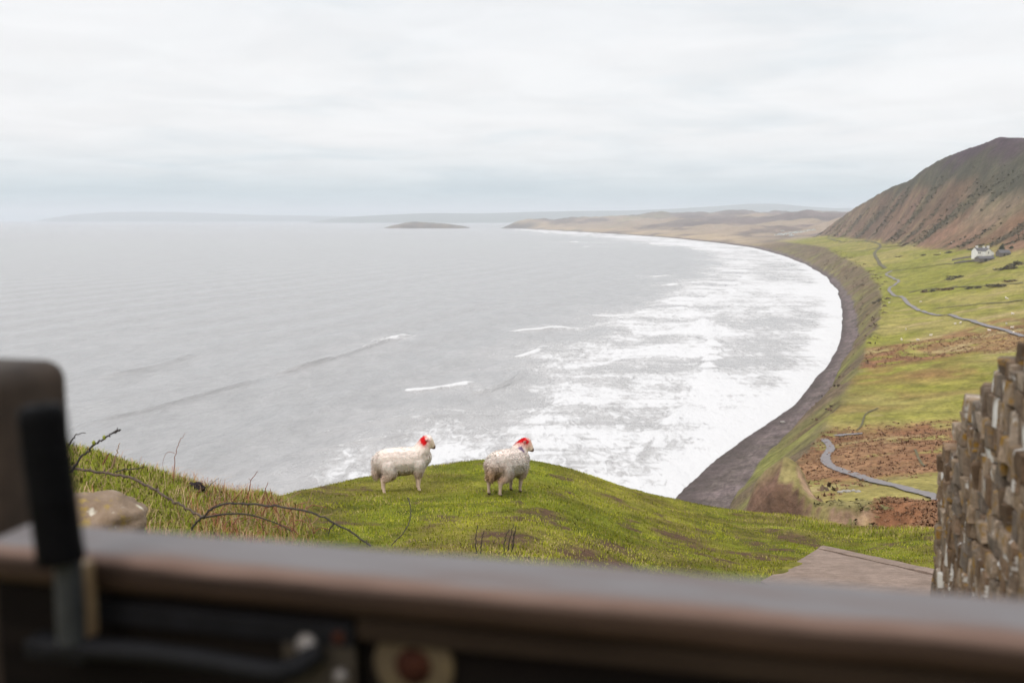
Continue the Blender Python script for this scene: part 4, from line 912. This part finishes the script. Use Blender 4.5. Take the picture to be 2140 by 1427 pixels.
# core
WEND = WL+1.3
ss = np.linspace(.05, WEND-.06, 44); V = []; F = []
for s in ss:
    zt = wall_top(min(s, WL))-WB-.07
    for yy, z in ((-.05, -.3), (-.06, zt), (-.46, zt), (-.48, -.3)): V.append((s, sgn*yy, z))
for i in range(len(ss)-1):
    for k_ in range(3): a_ = i*4+k_; F.append((a_, a_+1, a_+5, a_+4))
e_ = (len(ss)-1)*4; F += [(0, 1, 2, 3), (e_+3, e_+2, e_+1, e_)]
link('wall_core', mesh_np('wall_core', V, F, False), m_core, wall)
def stone_mesh(i):
    bm = bmesh.new(); bmesh.ops.create_cube(bm, size=1.0); bmesh.ops.bevel(bm, geom=list(bm.edges), offset=.07, segments=1, affect='EDGES')
    rs = random.Random(900+i)
    for v_ in bm.verts: v_.co += Vector((rs.gauss(0, .035), rs.gauss(0, .02), rs.gauss(0, .035)))
    me = bm_mesh('stone', bm, False); me.materials.append(m_ws); return me
SM = [stone_mesh(i) for i in range(14)]
rw = random.Random(77); cnt = 0; z = WB+.12
LOW = []                                                     # footing stones that the gate hides: one joined part
def add_stone(s, yy, zc, ln, dp, hh, tilt=0):
    global cnt
    M = Matrix.LocRotScale((s, sgn*yy, zc-WB), Euler((rw.gauss(0, .03), tilt+rw.gauss(0, .07), rw.gauss(0, .022))), (ln, dp, hh)); me = SM[rw.randrange(14)]
    if zc < 72.93+.24*max(s, 0) or s > 1.8 or yy < -.42: LOW.append((me, M)); return
    o = bpy.data.objects.new('stone', me); COL.objects.link(o); o.parent = wall; o.matrix_local = M; cnt += 1
while z < 75.0:
    hh = rw.uniform(.06, .115); s = -.04+rw.uniform(-.03, .02); any_ = False
    while s < WEND:
        ln = rw.uniform(.045, .125)*(1 if s < 1.8 else 1.7); zt = wall_top(max(min(s+ln/2, WL), 0))
        if z+hh*.55 < zt:
            h2 = hh*rw.uniform(.85, 1.25)
            if rw.random() > .085: add_stone(s+ln/2, -.07+rw.choice((-.006, -.003, 0, .004, .007, .016)), z+hh/2+rw.uniform(-.012, .012), ln*1.0, .22, h2*1.0)
            any_ = True
        s += ln+.004
    z += hh
    if not any_ and z > 73.3: break
# far face, near end and the rest of the top: out of the viewer's sight, so joined with the footing
z = WB+.12
while z < 75.0:
    hh = rw.uniform(.08, .13); s = -.03
    while s < WEND:
        ln = rw.uniform(.14, .28)
        if z+hh*.55 < wall_top(min(s+ln/2, WL)): add_stone(s+ln/2, -.45+rw.uniform(-.01, .01), z+hh/2, ln, .2, hh)
        s += ln+.004
    if z+hh*.5 < wall_top(WL):
        for yy in (-.12, -.27, -.42): add_stone(WEND-.05, yy, z+hh/2, .2, .16, hh)
    z += hh
s = 1.9
while s < WEND:
    for yy in (-.10, -.26, -.43): add_stone(s, yy, wall_top(min(s, WL))-.03, rw.uniform(.18, .26), .18, rw.uniform(.07, .11))
    s += .2
# end face and coping stones
z = WB+.4
while z < wall_top(0)-.03:
    hh = rw.uniform(.06, .11)
    for yy in (-.24, -.40): add_stone(-.02+rw.uniform(-.03, .02), yy, z+hh/2, .16, .17, hh*.95)
    z += hh
for s, tl in ((.05,.05),(.25,-.1),(.46,.15),(.70,-.05),(.90,.1),(1.1,0),(1.4,-.08),(1.7,.05)):
    zt = wall_top(s)
    for yy in (-.12, -.29, -.40): add_stone(s+rw.uniform(-.03,.03), yy, zt-.02, rw.uniform(.16, .26), .22, rw.uniform(.06, .11), tl)
bm = bmesh.new()
for me, M in LOW:
    nv = len(bm.verts); bm.from_mesh(me); bm.verts.ensure_lookup_table(); bmesh.ops.transform(bm, matrix=M, verts=bm.verts[nv:])
m_wj = m_ws.copy(); m_wj.name = 'lichened_wall_stone_joined'                # same stone, pattern scaled to metres
for nd in m_wj.node_tree.nodes:
    if nd.type == 'MAPPING': nd.inputs['Scale'].default_value = (9, 6, 12)
me_ = bm_mesh('footing_stones', bm); me_.materials.clear(); o = link('footing_stones', me_, m_wj, wall); o['kind'] = 'stuff'
print('wall stones', cnt, len(LOW))

# ---------------------------------------------------------------- gate in front of the viewer
def wood(name, c1, c2, c3, sc=(1.2, 30, 30), rough=.75, spec=.3):
    m, t, b = mat(name); v = vec(t, sc); n_ = noise(t, v, 1.0, 6, .65, .4); n2 = noise(t, vec(t, (3, 14, 14)), 1.0, 4, .6)
    k = ramp(t, n_, [(.28, c1), (.5, c2), (.74, c3)]); k = mixc(t, 1.0, k, ramp(t, n2, [(.3, .65), (.7, 1.3)]), 'MULTIPLY')
    L(t, k, b.inputs['Base Color']); b.inputs['Roughness'].default_value = rough; b.inputs['Specular IOR Level'].default_value = spec; bump(t, n_, .35, .004, b); return m
m_rail = wood('weathered_rail_wood_lit_top', (.014,.0075,.005), (.026,.015,.010), (.045,.027,.019), rough=.6, spec=.15)
t = m_rail.node_tree; b = t.nodes['Principled BSDF']; src = b.inputs['Base Color'].links[0].from_socket          # weather-worn upper side; sky light on top, front shade put into colour
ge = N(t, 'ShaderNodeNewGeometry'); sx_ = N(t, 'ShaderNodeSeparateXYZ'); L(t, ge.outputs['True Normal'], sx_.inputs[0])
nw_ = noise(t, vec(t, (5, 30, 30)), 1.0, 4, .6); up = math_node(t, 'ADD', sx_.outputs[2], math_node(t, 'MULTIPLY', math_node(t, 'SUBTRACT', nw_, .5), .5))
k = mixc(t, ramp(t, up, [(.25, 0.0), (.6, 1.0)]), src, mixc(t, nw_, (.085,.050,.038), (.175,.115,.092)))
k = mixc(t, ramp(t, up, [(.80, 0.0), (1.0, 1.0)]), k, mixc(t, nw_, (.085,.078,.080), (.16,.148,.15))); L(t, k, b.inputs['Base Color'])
m_dark = wood('dark_stained_wood', (.0022,.0016,.0014), (.0045,.0034,.003), (.008,.0062,.005), spec=.04)
m_batten = wood('brown_batten_wood', (.010,.006,.004), (.018,.012,.008), (.028,.020,.014), spec=.05)
m_post = wood('old_post_wood', (.016,.010,.007), (.030,.020,.014), (.050,.035,.026), sc=(30, 30, 1.2), spec=.2)
m_iron = plain('black_iron', (.006,.006,.0075), .6, (.003,.003,.0035), 30, bs=.15, spec=.10)
m_rubber = plain('black_rubber', (.002,.002,.0025), .6, (.001,.001,.0012), 60, bs=.2, spec=.05)
m_rust = plain('rusty_iron', (.040,.014,.008), .85, (.012,.005,.004), 60, bs=.4, spec=.03)
m_zinc = plain('worn_zinc', (.17,.16,.16), .5, (.09,.075,.06), 50, metal=.4, bs=.2)
m_tan = plain('tan_washer', (.070,.050,.024), .7, (.036,.025,.014), 40, bs=.2)
ZR = EYE-.36
def at_plane(u, v_, z):
    X, Y, Z = ray(u, v_); t_ = (z-EYE)/Z; return Vector((X*t_, Y*t_, z))
GA = at_plane(190, 1088, ZR); GB = at_plane(2140, 1240, ZR)
gd = (GB-GA).normalized(); gz = 73.5; gn = Vector((-gd.y, gd.x, 0))          # gn points away from the viewer
gate = empty('wooden_gate', (GA.x, GA.y, gz)); gate.rotation_euler = (0, 0, math.atan2(gd.y, gd.x))
tag(gate, 'weathered brown wooden gate with thick capping rail and iron latch fittings', 'gate')
def gp(u, v_, yl):
    """the point of the gate's plane yl (local) that lies in that direction, in gate coordinates"""
    X, Y, Z = ray(u, v_); d = Vector((X, Y, Z)); o0 = Vector((0, 0, EYE)); pl = GA+gn*yl
    t_ = (pl-o0).dot(gn)/d.dot(gn); p = o0+d*t_; q = p-GA; return Vector((q.dot(gd), yl, p.z-gz))
T = ZR-gz
def gbox(name, x0, x1, y0, y1, z0, z1, m, bev=.004, seg=2, parent=None, sub=0):
    bm = bmesh.new(); bm_box(bm, ((x0+x1)/2, (y0+y1)/2, (z0+z1)/2), (x1-x0, y1-y0, z1-z0), bevel=bev, seg=seg)
    return link(name, bm_mesh(name, bm, bev > .006), m, parent or gate)
xl = gp(-60, 1100, -.1).x; XR = 2.3
bm = bmesh.new(); bm_box(bm, ((xl+XR)/2, -.0525, T-.024), (XR-xl, .105, .048), bevel=.0205, seg=6)
geom = bm.verts[:]+bm.edges[:]+bm.faces[:]
for xx in np.linspace(xl+.05, XR-.05, 60): bmesh.ops.bisect_plane(bm, geom=bm.verts[:]+bm.edges[:]+bm.faces[:], plane_co=(xx,0,0), plane_no=(1,0,0))
for v_ in bm.verts:
    v_.co.z += .0022*mnoise.noise(Vector((v_.co.x*9, v_.co.y*25, 1))); v_.co.y += .003*mnoise.noise(Vector((v_.co.x*6, v_.co.z*9, 5)))
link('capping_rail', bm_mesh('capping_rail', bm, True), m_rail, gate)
xs = gp(745, 1330, -.08).x
gbox('under_batten', xs+.004, XR, -.093, -.02, T-.074, T-.0485, m_batten, .004)
gbox('board', xs+.004, XR, -.075, -.035, T-.235, T-.0745, m_dark, .004)
gbox('board', xs+.004, XR, -.076, -.035, T-.40, T-.238, m_dark, .004)
gbox('board', xs+.004, XR, -.075, -.035, T-1.02, T-.403, m_dark, .004)
gbox('stile', xl+.01, xs, -.082, -.03, T-1.05, T-.0485, m_dark, .004)
gbox('iron_strap', gp(195,1262,-.095).x, gp(735,1310,-.095).x, -.094, -.0822, T-.082, T-.058, m_iron, .002)
pl0, pl1 = gp(590, 1400, -.09).x, gp(742, 1400, -.09).x
gbox('bracket_plate', pl0, pl1, -.0895, -.0821, T-.30, T-.0825, plain('brown_painted_plate', (.030,.022,.014), .6, (.012,.009,.007), 30, bs=.2), .002)
def bolt(name, c, r, dpth, m, washer=None, dome=True):
    bm = bmesh.new(); bmesh.ops.create_uvsphere(bm, u_segments=18, v_segments=10, radius=r)
    for v_ in bm.verts: v_.co.y *= dpth/r
    o = link(name, bm_mesh(name, bm, True), m, gate); o.location = c
    if washer:
        bm = bmesh.new(); bm_cyl(bm, (0, .0, 0), (0, -.004, 0), washer, washer*.96, 28); w_ = link('washer', bm_mesh('washer', bm), m_tan, o)
    return o
bolt('bolt_head', gp(866,1388,-.078), .021, .014, m_rust, .044)
bolt('bolt_head', gp(642,1346,-.092), .013, .009, m_zinc)
bolt('bolt_head', gp(709,1330,-.092), .008, .006, m_rust)
bolt('bolt_head', gp(712,1412,-.092), .008, .006, m_zinc)
pts = catmull([gp(95,1352,-.125), gp(250,1358,-.128), gp(420,1378,-.128), gp(560,1402,-.125), gp(610,1396,-.115), gp(650,1372,-.1), gp(668,1362,-.094)], 6)
V, F = tube(pts, .0115, 12); link('latch_bar', mesh_np('latch_bar', V, F), m_iron, gate)
# lever with rubber grip
yl = -.15; g0 = gp(84, 842, yl); g1 = gp(128, 1172, yl); dgr = (g1-g0)
lev = empty('latch_lever'); lev.parent = gate
prof = [(0,.2),(.012,.72),(.035,.95),(.10,1.0),(.5,1.0),(.9,1.0),(.97,1.04),(1.0,1.0)]
pts = [g0+dgr*a_ for a_, _ in prof]; V, F = tube(pts, [.0235*k_ for _, k_ in prof], 24)
link('grip', mesh_np('grip', V, F), m_rubber, lev)
for k_ in range(5):
    c_ = g0+dgr*(.30+.07*k_); d_ = dgr.normalized(); V, F = tube([c_-d_*.003, c_-d_*.0015, c_+d_*.0015, c_+d_*.003], [.0232, .0248, .0248, .0232], 24); link('grip_ring', mesh_np('grip_ring', V, F), m_rubber, lev)
s0 = gp(142, 1168, yl+.01); s1 = gp(150, 1335, yl+.02)
V, F = tube([s0, (s0+s1)/2, s1], [.014, .0145, .015], 14); link('shaft', mesh_np('shaft', V, F), plain('galvanised_shaft', (.035,.038,.042), .5, (.015,.016,.018), 20, metal=.2, bs=.1), lev)
q0 = gp(172, 1178, yl+.03); q1 = gp(180, 1330, yl+.035)
bm = bmesh.new(); bm_box(bm, (q0+q1)/2, (.011, .03, abs(q0.z-q1.z)), bevel=.002); link('shaft_plate', bm_mesh('shaft_plate', bm), plain('worn_brass_edge', (.18,.13,.075), .5, (.10,.06,.03), 20, bs=.1), lev)
bm = bmesh.new(); bm_box(bm, gp(130, 1352, yl+.03), (.075, .03, .022), bevel=.004); link('pivot', bm_mesh('pivot', bm), m_iron, lev)
# gate post
pr = gp(164, 1000, .17).x; pt = gp(60, 785, .02).z
post = empty('gate_post', GA+gd*(pr-.11)); post.location.z = gz-.3; post.rotation_euler = gate.rotation_euler
tag(post, 'dark squared timber gate post with rounded grey top', 'post')
bm = bmesh.new(); bm_box(bm, (0, .092, (pt+.3)/2), (.22, .16, pt+.3), bevel=.028, seg=5)
link('post_shaft', bm_mesh('post_shaft', bm, True), m_post, post)
bm = bmesh.new(); bm_box(bm, (.05, .006, pt+.3-.30), (.07, .012, .16), bevel=.003); link('catch_plate', bm_mesh('catch_plate', bm), m_rust, post)
# hinge post that carries the other end of the gate
hpz = GA+gd*(XR+.11); h_post = empty('gate_post', (hpz.x, hpz.y, gz-.3)); h_post.rotation_euler = gate.rotation_euler
tag(h_post, 'dark squared timber post carrying the hinge end of the gate', 'post')
bm = bmesh.new(); bm_box(bm, (0, -.04, .8), (.18, .18, 1.6), bevel=.016, seg=3); link('post_shaft', bm_mesh('post_shaft', bm, True), m_post, h_post)

# ---------------------------------------------------------------- sheep
def spheres_to_mesh(items):
    bm = bmesh.new()
    for c, r, sx in items:
        M = Matrix.Translation(c) @ Matrix.Diagonal((sx[0]*r, sx[1]*r, sx[2]*r, 1)); bmesh.ops.create_icosphere(bm, subdivisions=2, radius=1, matrix=M)
    me = bpy.data.meshes.new('tmp'); bm.to_mesh(me); bm.free(); return me
def chain(items, pts, rads, n=6, sc=(1,1,1)):
    for i in range(len(pts)-1):
        for k_ in range(n+(i == len(pts)-2)):
            f = k_/n; items.append((Vector(pts[i]).lerp(Vector(pts[i+1]), f), rads[i]+(rads[i+1]-rads[i])*f, sc))
def remesh(me, vox, smooth_it):
    o = bpy.data.objects.new('tmp', me); COL.objects.link(o)
    md = o.modifiers.new('r', 'REMESH'); md.mode = 'VOXEL'; md.voxel_size = vox
    s = o.modifiers.new('s', 'SMOOTH'); s.iterations = smooth_it; s.factor = .5
    dg = bpy.context.evaluated_depsgraph_get(); dg.update(); me2 = bpy.data.meshes.new_from_object(o.evaluated_get(dg)); bpy.data.objects.remove(o); bpy.data.meshes.remove(me); return me2
def sheep_items(head_yaw=0.0, fat=1.0, tail=True):
    I = []
    ST = np.array([(-.40,.52,.13,.15),(-.34,.525,.175,.195),(-.26,.525,.20,.212),(-.16,.52,.212,.220),(-.05,.515,.22,.226),(.06,.515,.218,.224),(.16,.52,.205,.218),(.25,.535,.185,.205),(.32,.55,.16,.185),(.37,.575,.13,.155)])
    for x_ in np.linspace(-.40, .37, 46):
        zc, ry, rz = (np.interp(x_, ST[:, 0], ST[:, j]) for j in (1, 2, 3))
        I.append((Vector((x_, 0, zc)), 1, (.16, ry*fat, rz*(1+.3*(fat-1)))))
    for s in (-1, 1):
        chain(I, [(-.27,s*.10,.46),(-.235,s*.125,.37),(-.30,s*.125,.285),(-.375,s*.12,.235),(-.365,s*.115,.13),(-.362,s*.113,.06)], [.145,.118,.082,.044,.030,.028])
        chain(I, [(-.362,s*.113,.06),(-.345,s*.113,.022)], [.030,.033], 3)
        chain(I, [(.27,s*.09,.47),(.27,s*.105,.36),(.275,s*.10,.25),(.27,s*.098,.12),(.27,s*.096,.06)], [.13,.088,.046,.030,.027])
        chain(I, [(.27,s*.096,.06),(.29,s*.096,.022)], [.029,.032], 3)
    # neck and head, the head turned about the neck
    cy, sy = math.cos(head_yaw), math.sin(head_yaw)
    def hd(p):
        dx, dy = p[0]-.40, p[1]; return (.40+dx*cy-dy*sy, dx*sy+dy*cy, p[2])
    chain(I, [(.28,0,.58), hd((.355,0,.68)), hd((.405,0,.77)), hd((.44,0,.825))], [.17,.148,.122,.098])
    chain(I, [hd((.455,0,.835)), hd((.475,0,.845)), hd((.515,0,.80)), hd((.555,0,.745)), hd((.575,0,.715))], [.080,.078,.064,.048,.039])
    chain(I, [hd((.50,0,.775)), hd((.555,0,.715))], [.052,.034])
    for s in (-1, 1): chain(I, [hd((.447,s*.055,.865)), hd((.425,s*.100,.875)), hd((.405,s*.135,.865))], [.022,.025,.010], 4)
    if tail: chain(I, [(-.44,0,.56),(-.485,0,.46),(-.49,0,.34),(-.475,0,.26)], [.07,.065,.062,.035])
    return I, hd
def sheep_colour(P, hd, dirty, red, purple):
    x_, y_, z_ = P.T; n = len(P); rg = np.random.default_rng(3)
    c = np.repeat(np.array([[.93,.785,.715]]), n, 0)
    c = mixv(c, np.array([[.66,.49,.37]]), sst(.46, .28, z_)*.8)                         # browner towards the belly; stained breech
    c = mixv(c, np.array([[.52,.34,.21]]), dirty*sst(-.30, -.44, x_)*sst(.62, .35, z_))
    H0 = np.array(hd((.455, 0, .83))); nose = np.array(hd((.575, 0, .715))); ax = (nose-H0)/np.linalg.norm(nose-H0)
    tt = (P-H0)@ax; rd = np.linalg.norm(P-H0-tt[:, None]*ax, axis=1)
    face = sst(.0, .035, tt)*(rd < .13)*(z_ > .62)
    c = mixv(c, np.array([[.62,.50,.39]]), face)
    c = mixv(c, np.array([[.14,.09,.07]]), face*sst(.135, .165, tt))                     # muzzle
    leg = sst(.27, .22, z_); c = mixv(c, np.array([[.66,.50,.40]])*(1-.35*dirty), leg)
    c = mixv(c, np.array([[.055,.032,.025]]), sst(.042, .026, z_))                       # hooves
    rc = np.array(hd(red[0])); d = np.linalg.norm((P-rc)/np.array(red[1]), axis=1)+.25*(np.array([mnoise.noise(Vector(p)*22) for p in P]))
    c = mixv(c, np.array([[.62,.012,.016]]), sst(1.1, .75, d)*(1-face*.6)); c = mixv(c, np.array([[.60,.22,.19]]), .55*sst(1.7, 1.0, d)*sst(.75, 1.1, d)*(1-leg))
    d = np.linalg.norm((P-np.array(purple[0]))/np.array(purple[1]), axis=1)+.3*(np.array([mnoise.noise(Vector(p)*25) for p in P]))
    c = mixv(c, np.array([[.12,.065,.20]]), .85*sst(1.15, .6, d))
    return c, face, leg
m_sheep, t, b = mat('sheep_coat'); ca = attr(t, 'cover'); v = vec(t); nn_ = noise(t, v, 45, 4, .65)
k = mixc(t, 1.0, ca.outputs['Color'], ramp(t, nn_, [(.3, .80), (.7, 1.12)]), 'MULTIPLY'); L(t, k, b.inputs['Base Color'])
b.inputs['Roughness'].default_value = .95; b.inputs['Specular IOR Level'].default_value = .05; bump(t, nn_, .5, .015, b)
m_eye = plain('dark_eye', (.012,.010,.008), .2, bs=0, spec=.5)
def make_sheep(loc, yaw, scale, lab, head_yaw, fat, dirty, red, purple, wool_len, tail, seed, slope, xs=1.0):
    I, hd = sheep_items(head_yaw, fat, tail); me = remesh(spheres_to_mesh(I), .0125, 9)
    me.name = 'body'; nv = len(me.vertices); P = np.empty(nv*3, np.float32); me.vertices.foreach_get('co', P); P = P.reshape(-1, 3)
    me.polygons.foreach_set('use_smooth', np.full(len(me.polygons), True))
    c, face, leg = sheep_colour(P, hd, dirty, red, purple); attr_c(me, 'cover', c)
    root = empty('sheep', loc, (0, slope, yaw)); root.scale = (scale*xs, scale, scale); tag(root, lab, 'sheep', 'sheep on the grassy knoll')
    me.materials.clear(); link('body', me, m_sheep, root)
    # fleece: locks of wool growing from the body
    rg = np.random.default_rng(seed); nr_ = np.empty(nv*3, np.float32); me.vertices.foreach_get('normal', nr_); nr_ = nr_.reshape(-1, 3)
    w_ = (1-face)*(1-leg)*sst(.20, .30, P[:, 2]); H0 = np.array(hd((.46, 0, .85))); w_ = w_*sst(.05, .10, np.linalg.norm(P-H0, axis=1))
    idx = rg.choice(nv, 30000, p=w_/w_.sum()); p = P[idx]+rg.normal(0, .006, (30000, 3)); q = nr_[idx]
    ln = wool_len*rg.uniform(.5, 1.25, 30000)*(.55+.40*sst(.66, .36, p[:, 2])+.5*(p[:, 0] < -.42)*tail); ln = np.where(p[:, 2] > .70, ln*.6, ln)
    dr = q*.75+np.array([[-.12, 0, -.55]])+rg.normal(0, .22, q.shape); dr /= np.linalg.norm(dr, axis=1)[:, None]
    sd_ = np.cross(dr, q+rg.normal(0, .25, q.shape)); sd_ /= np.linalg.norm(sd_, axis=1)[:, None]; wv2 = (.0055*rg.uniform(.7, 1.3, 30000))[:, None]
    V = np.stack([p-sd_*wv2, p+sd_*wv2, p+dr*ln[:, None]], 1).reshape(-1, 3); F = np.arange(90000).reshape(-1, 3)
    nw = q+rg.normal(0, .16, q.shape); nw /= np.linalg.norm(nw, axis=1)[:, None]; nw = np.repeat(nw, 3, 0); mf = mesh_np('fleece', V, orient(V, F, nw), True); soft_normals(mf, nw); cc = np.repeat(c[idx]*rg.uniform(.82, 1.12, (30000, 1)), 3, 0); attr_c(mf, 'cover', np.clip(cc, 0, .85))
    mf.materials.append(m_sheep); fl = link('fleece', mf, None, root)
    for s in (-1, 1):
        o = link('eye', blob('eye', .012, .012, .012, 1, 2, 0), m_eye, root); o.location = hd((.507, s*.047, .823))
    return root, me
fa = hit(800, 1031); fb = hit(884, 1019); ma = (fa+fb)/2; sca = ma.y/15.9
yA = math.atan2(fb.y-fa.y, fb.x-fa.x)
print('sheep A', ma, 'B', hit(1060, 1030), 'slope', fb.z-fa.z)
slA = -math.atan2(h1(ma.x+.3*math.cos(.22), ma.y+.3*math.sin(.22))-h1(ma.x-.3*math.cos(.22), ma.y-.3*math.sin(.22)), .6)
shA, meA = make_sheep((ma.x, ma.y, h1(ma.x, ma.y)-.012), .22, 1.0*sca, 'cream sheep standing side-on with bright red painted nape', .05, 1.0, .25, ((.385, 0, .835), (.085, .16, .085)), ((.30, .06, .73), (.05, .08, .03)), .030, True, 71, slA, .90)
mb = hit(1058, 1029); scb = mb.y/15.9; yw = .98
slB = -math.atan2(h1(mb.x+.3*math.cos(yw), mb.y+.3*math.sin(yw))-h1(mb.x-.3*math.cos(yw), mb.y-.3*math.sin(yw)), .6)
shB, _ = make_sheep((mb.x, mb.y, h1(mb.x, mb.y)-.012), yw, .97*scb, 'woolly sheep seen from behind with shaggy tail and purple shoulder mark', -.85, 1.16, 1.0, ((.385, 0, .86), (.105, .16, .095)), ((.265, -.09, .735), (.045, .11, .06)), .040, True, 72, slB)
# flock far below: small copies without parts
I, hd_ = sheep_items(0, 1.1, False); mfar = remesh(spheres_to_mesh(I), .035, 3); mfar.name = 'far_sheep'; mfar.materials.clear()
mfar.materials.append(plain('far_fleece', (.62,.56,.50), .95, (.52,.46,.40), 6, bs=0))
FS = [(1924,633,0),(2102,625,0),(2105,627,0),(1996,680,1),(2007,678,1),(2116,659,0),(2103,680,0),(2115,688,0),(2118,699,0),(2067,694,1),(1893,691,1),(1945,704,1),(1884,713,1),(1918,714,1),(2077,564,2),(1858,635,1),(2010,922,3),(1965,531,4),(1988,508,4),(1940,485,4)]
FL = ['tiny white sheep grazing the bright green field between path and hedge line', 'tiny white sheep on the brown and straw-coloured ground below the path', 'single tiny sheep in the sloping field below the farm', 'white sheep lying alone among the russet bracken near the wall end', 'tiny white sheep on the bracken hillside above the farm']
for i, (u, v_, g) in enumerate(FS):
    p = hit(u, v_, 60); o = bpy.data.objects.new('sheep', mfar); COL.objects.link(o); o.location = (p.x, p.y, p.z-.02+(.25 if p.y > 300 else 0)); o.rotation_euler = (0, 0, 1.7*i); o.scale = (1.35,)*3 if p.y > 300 else (1.0,)*3
    tag(o, FL[g], 'sheep', 'flock grazing far below')
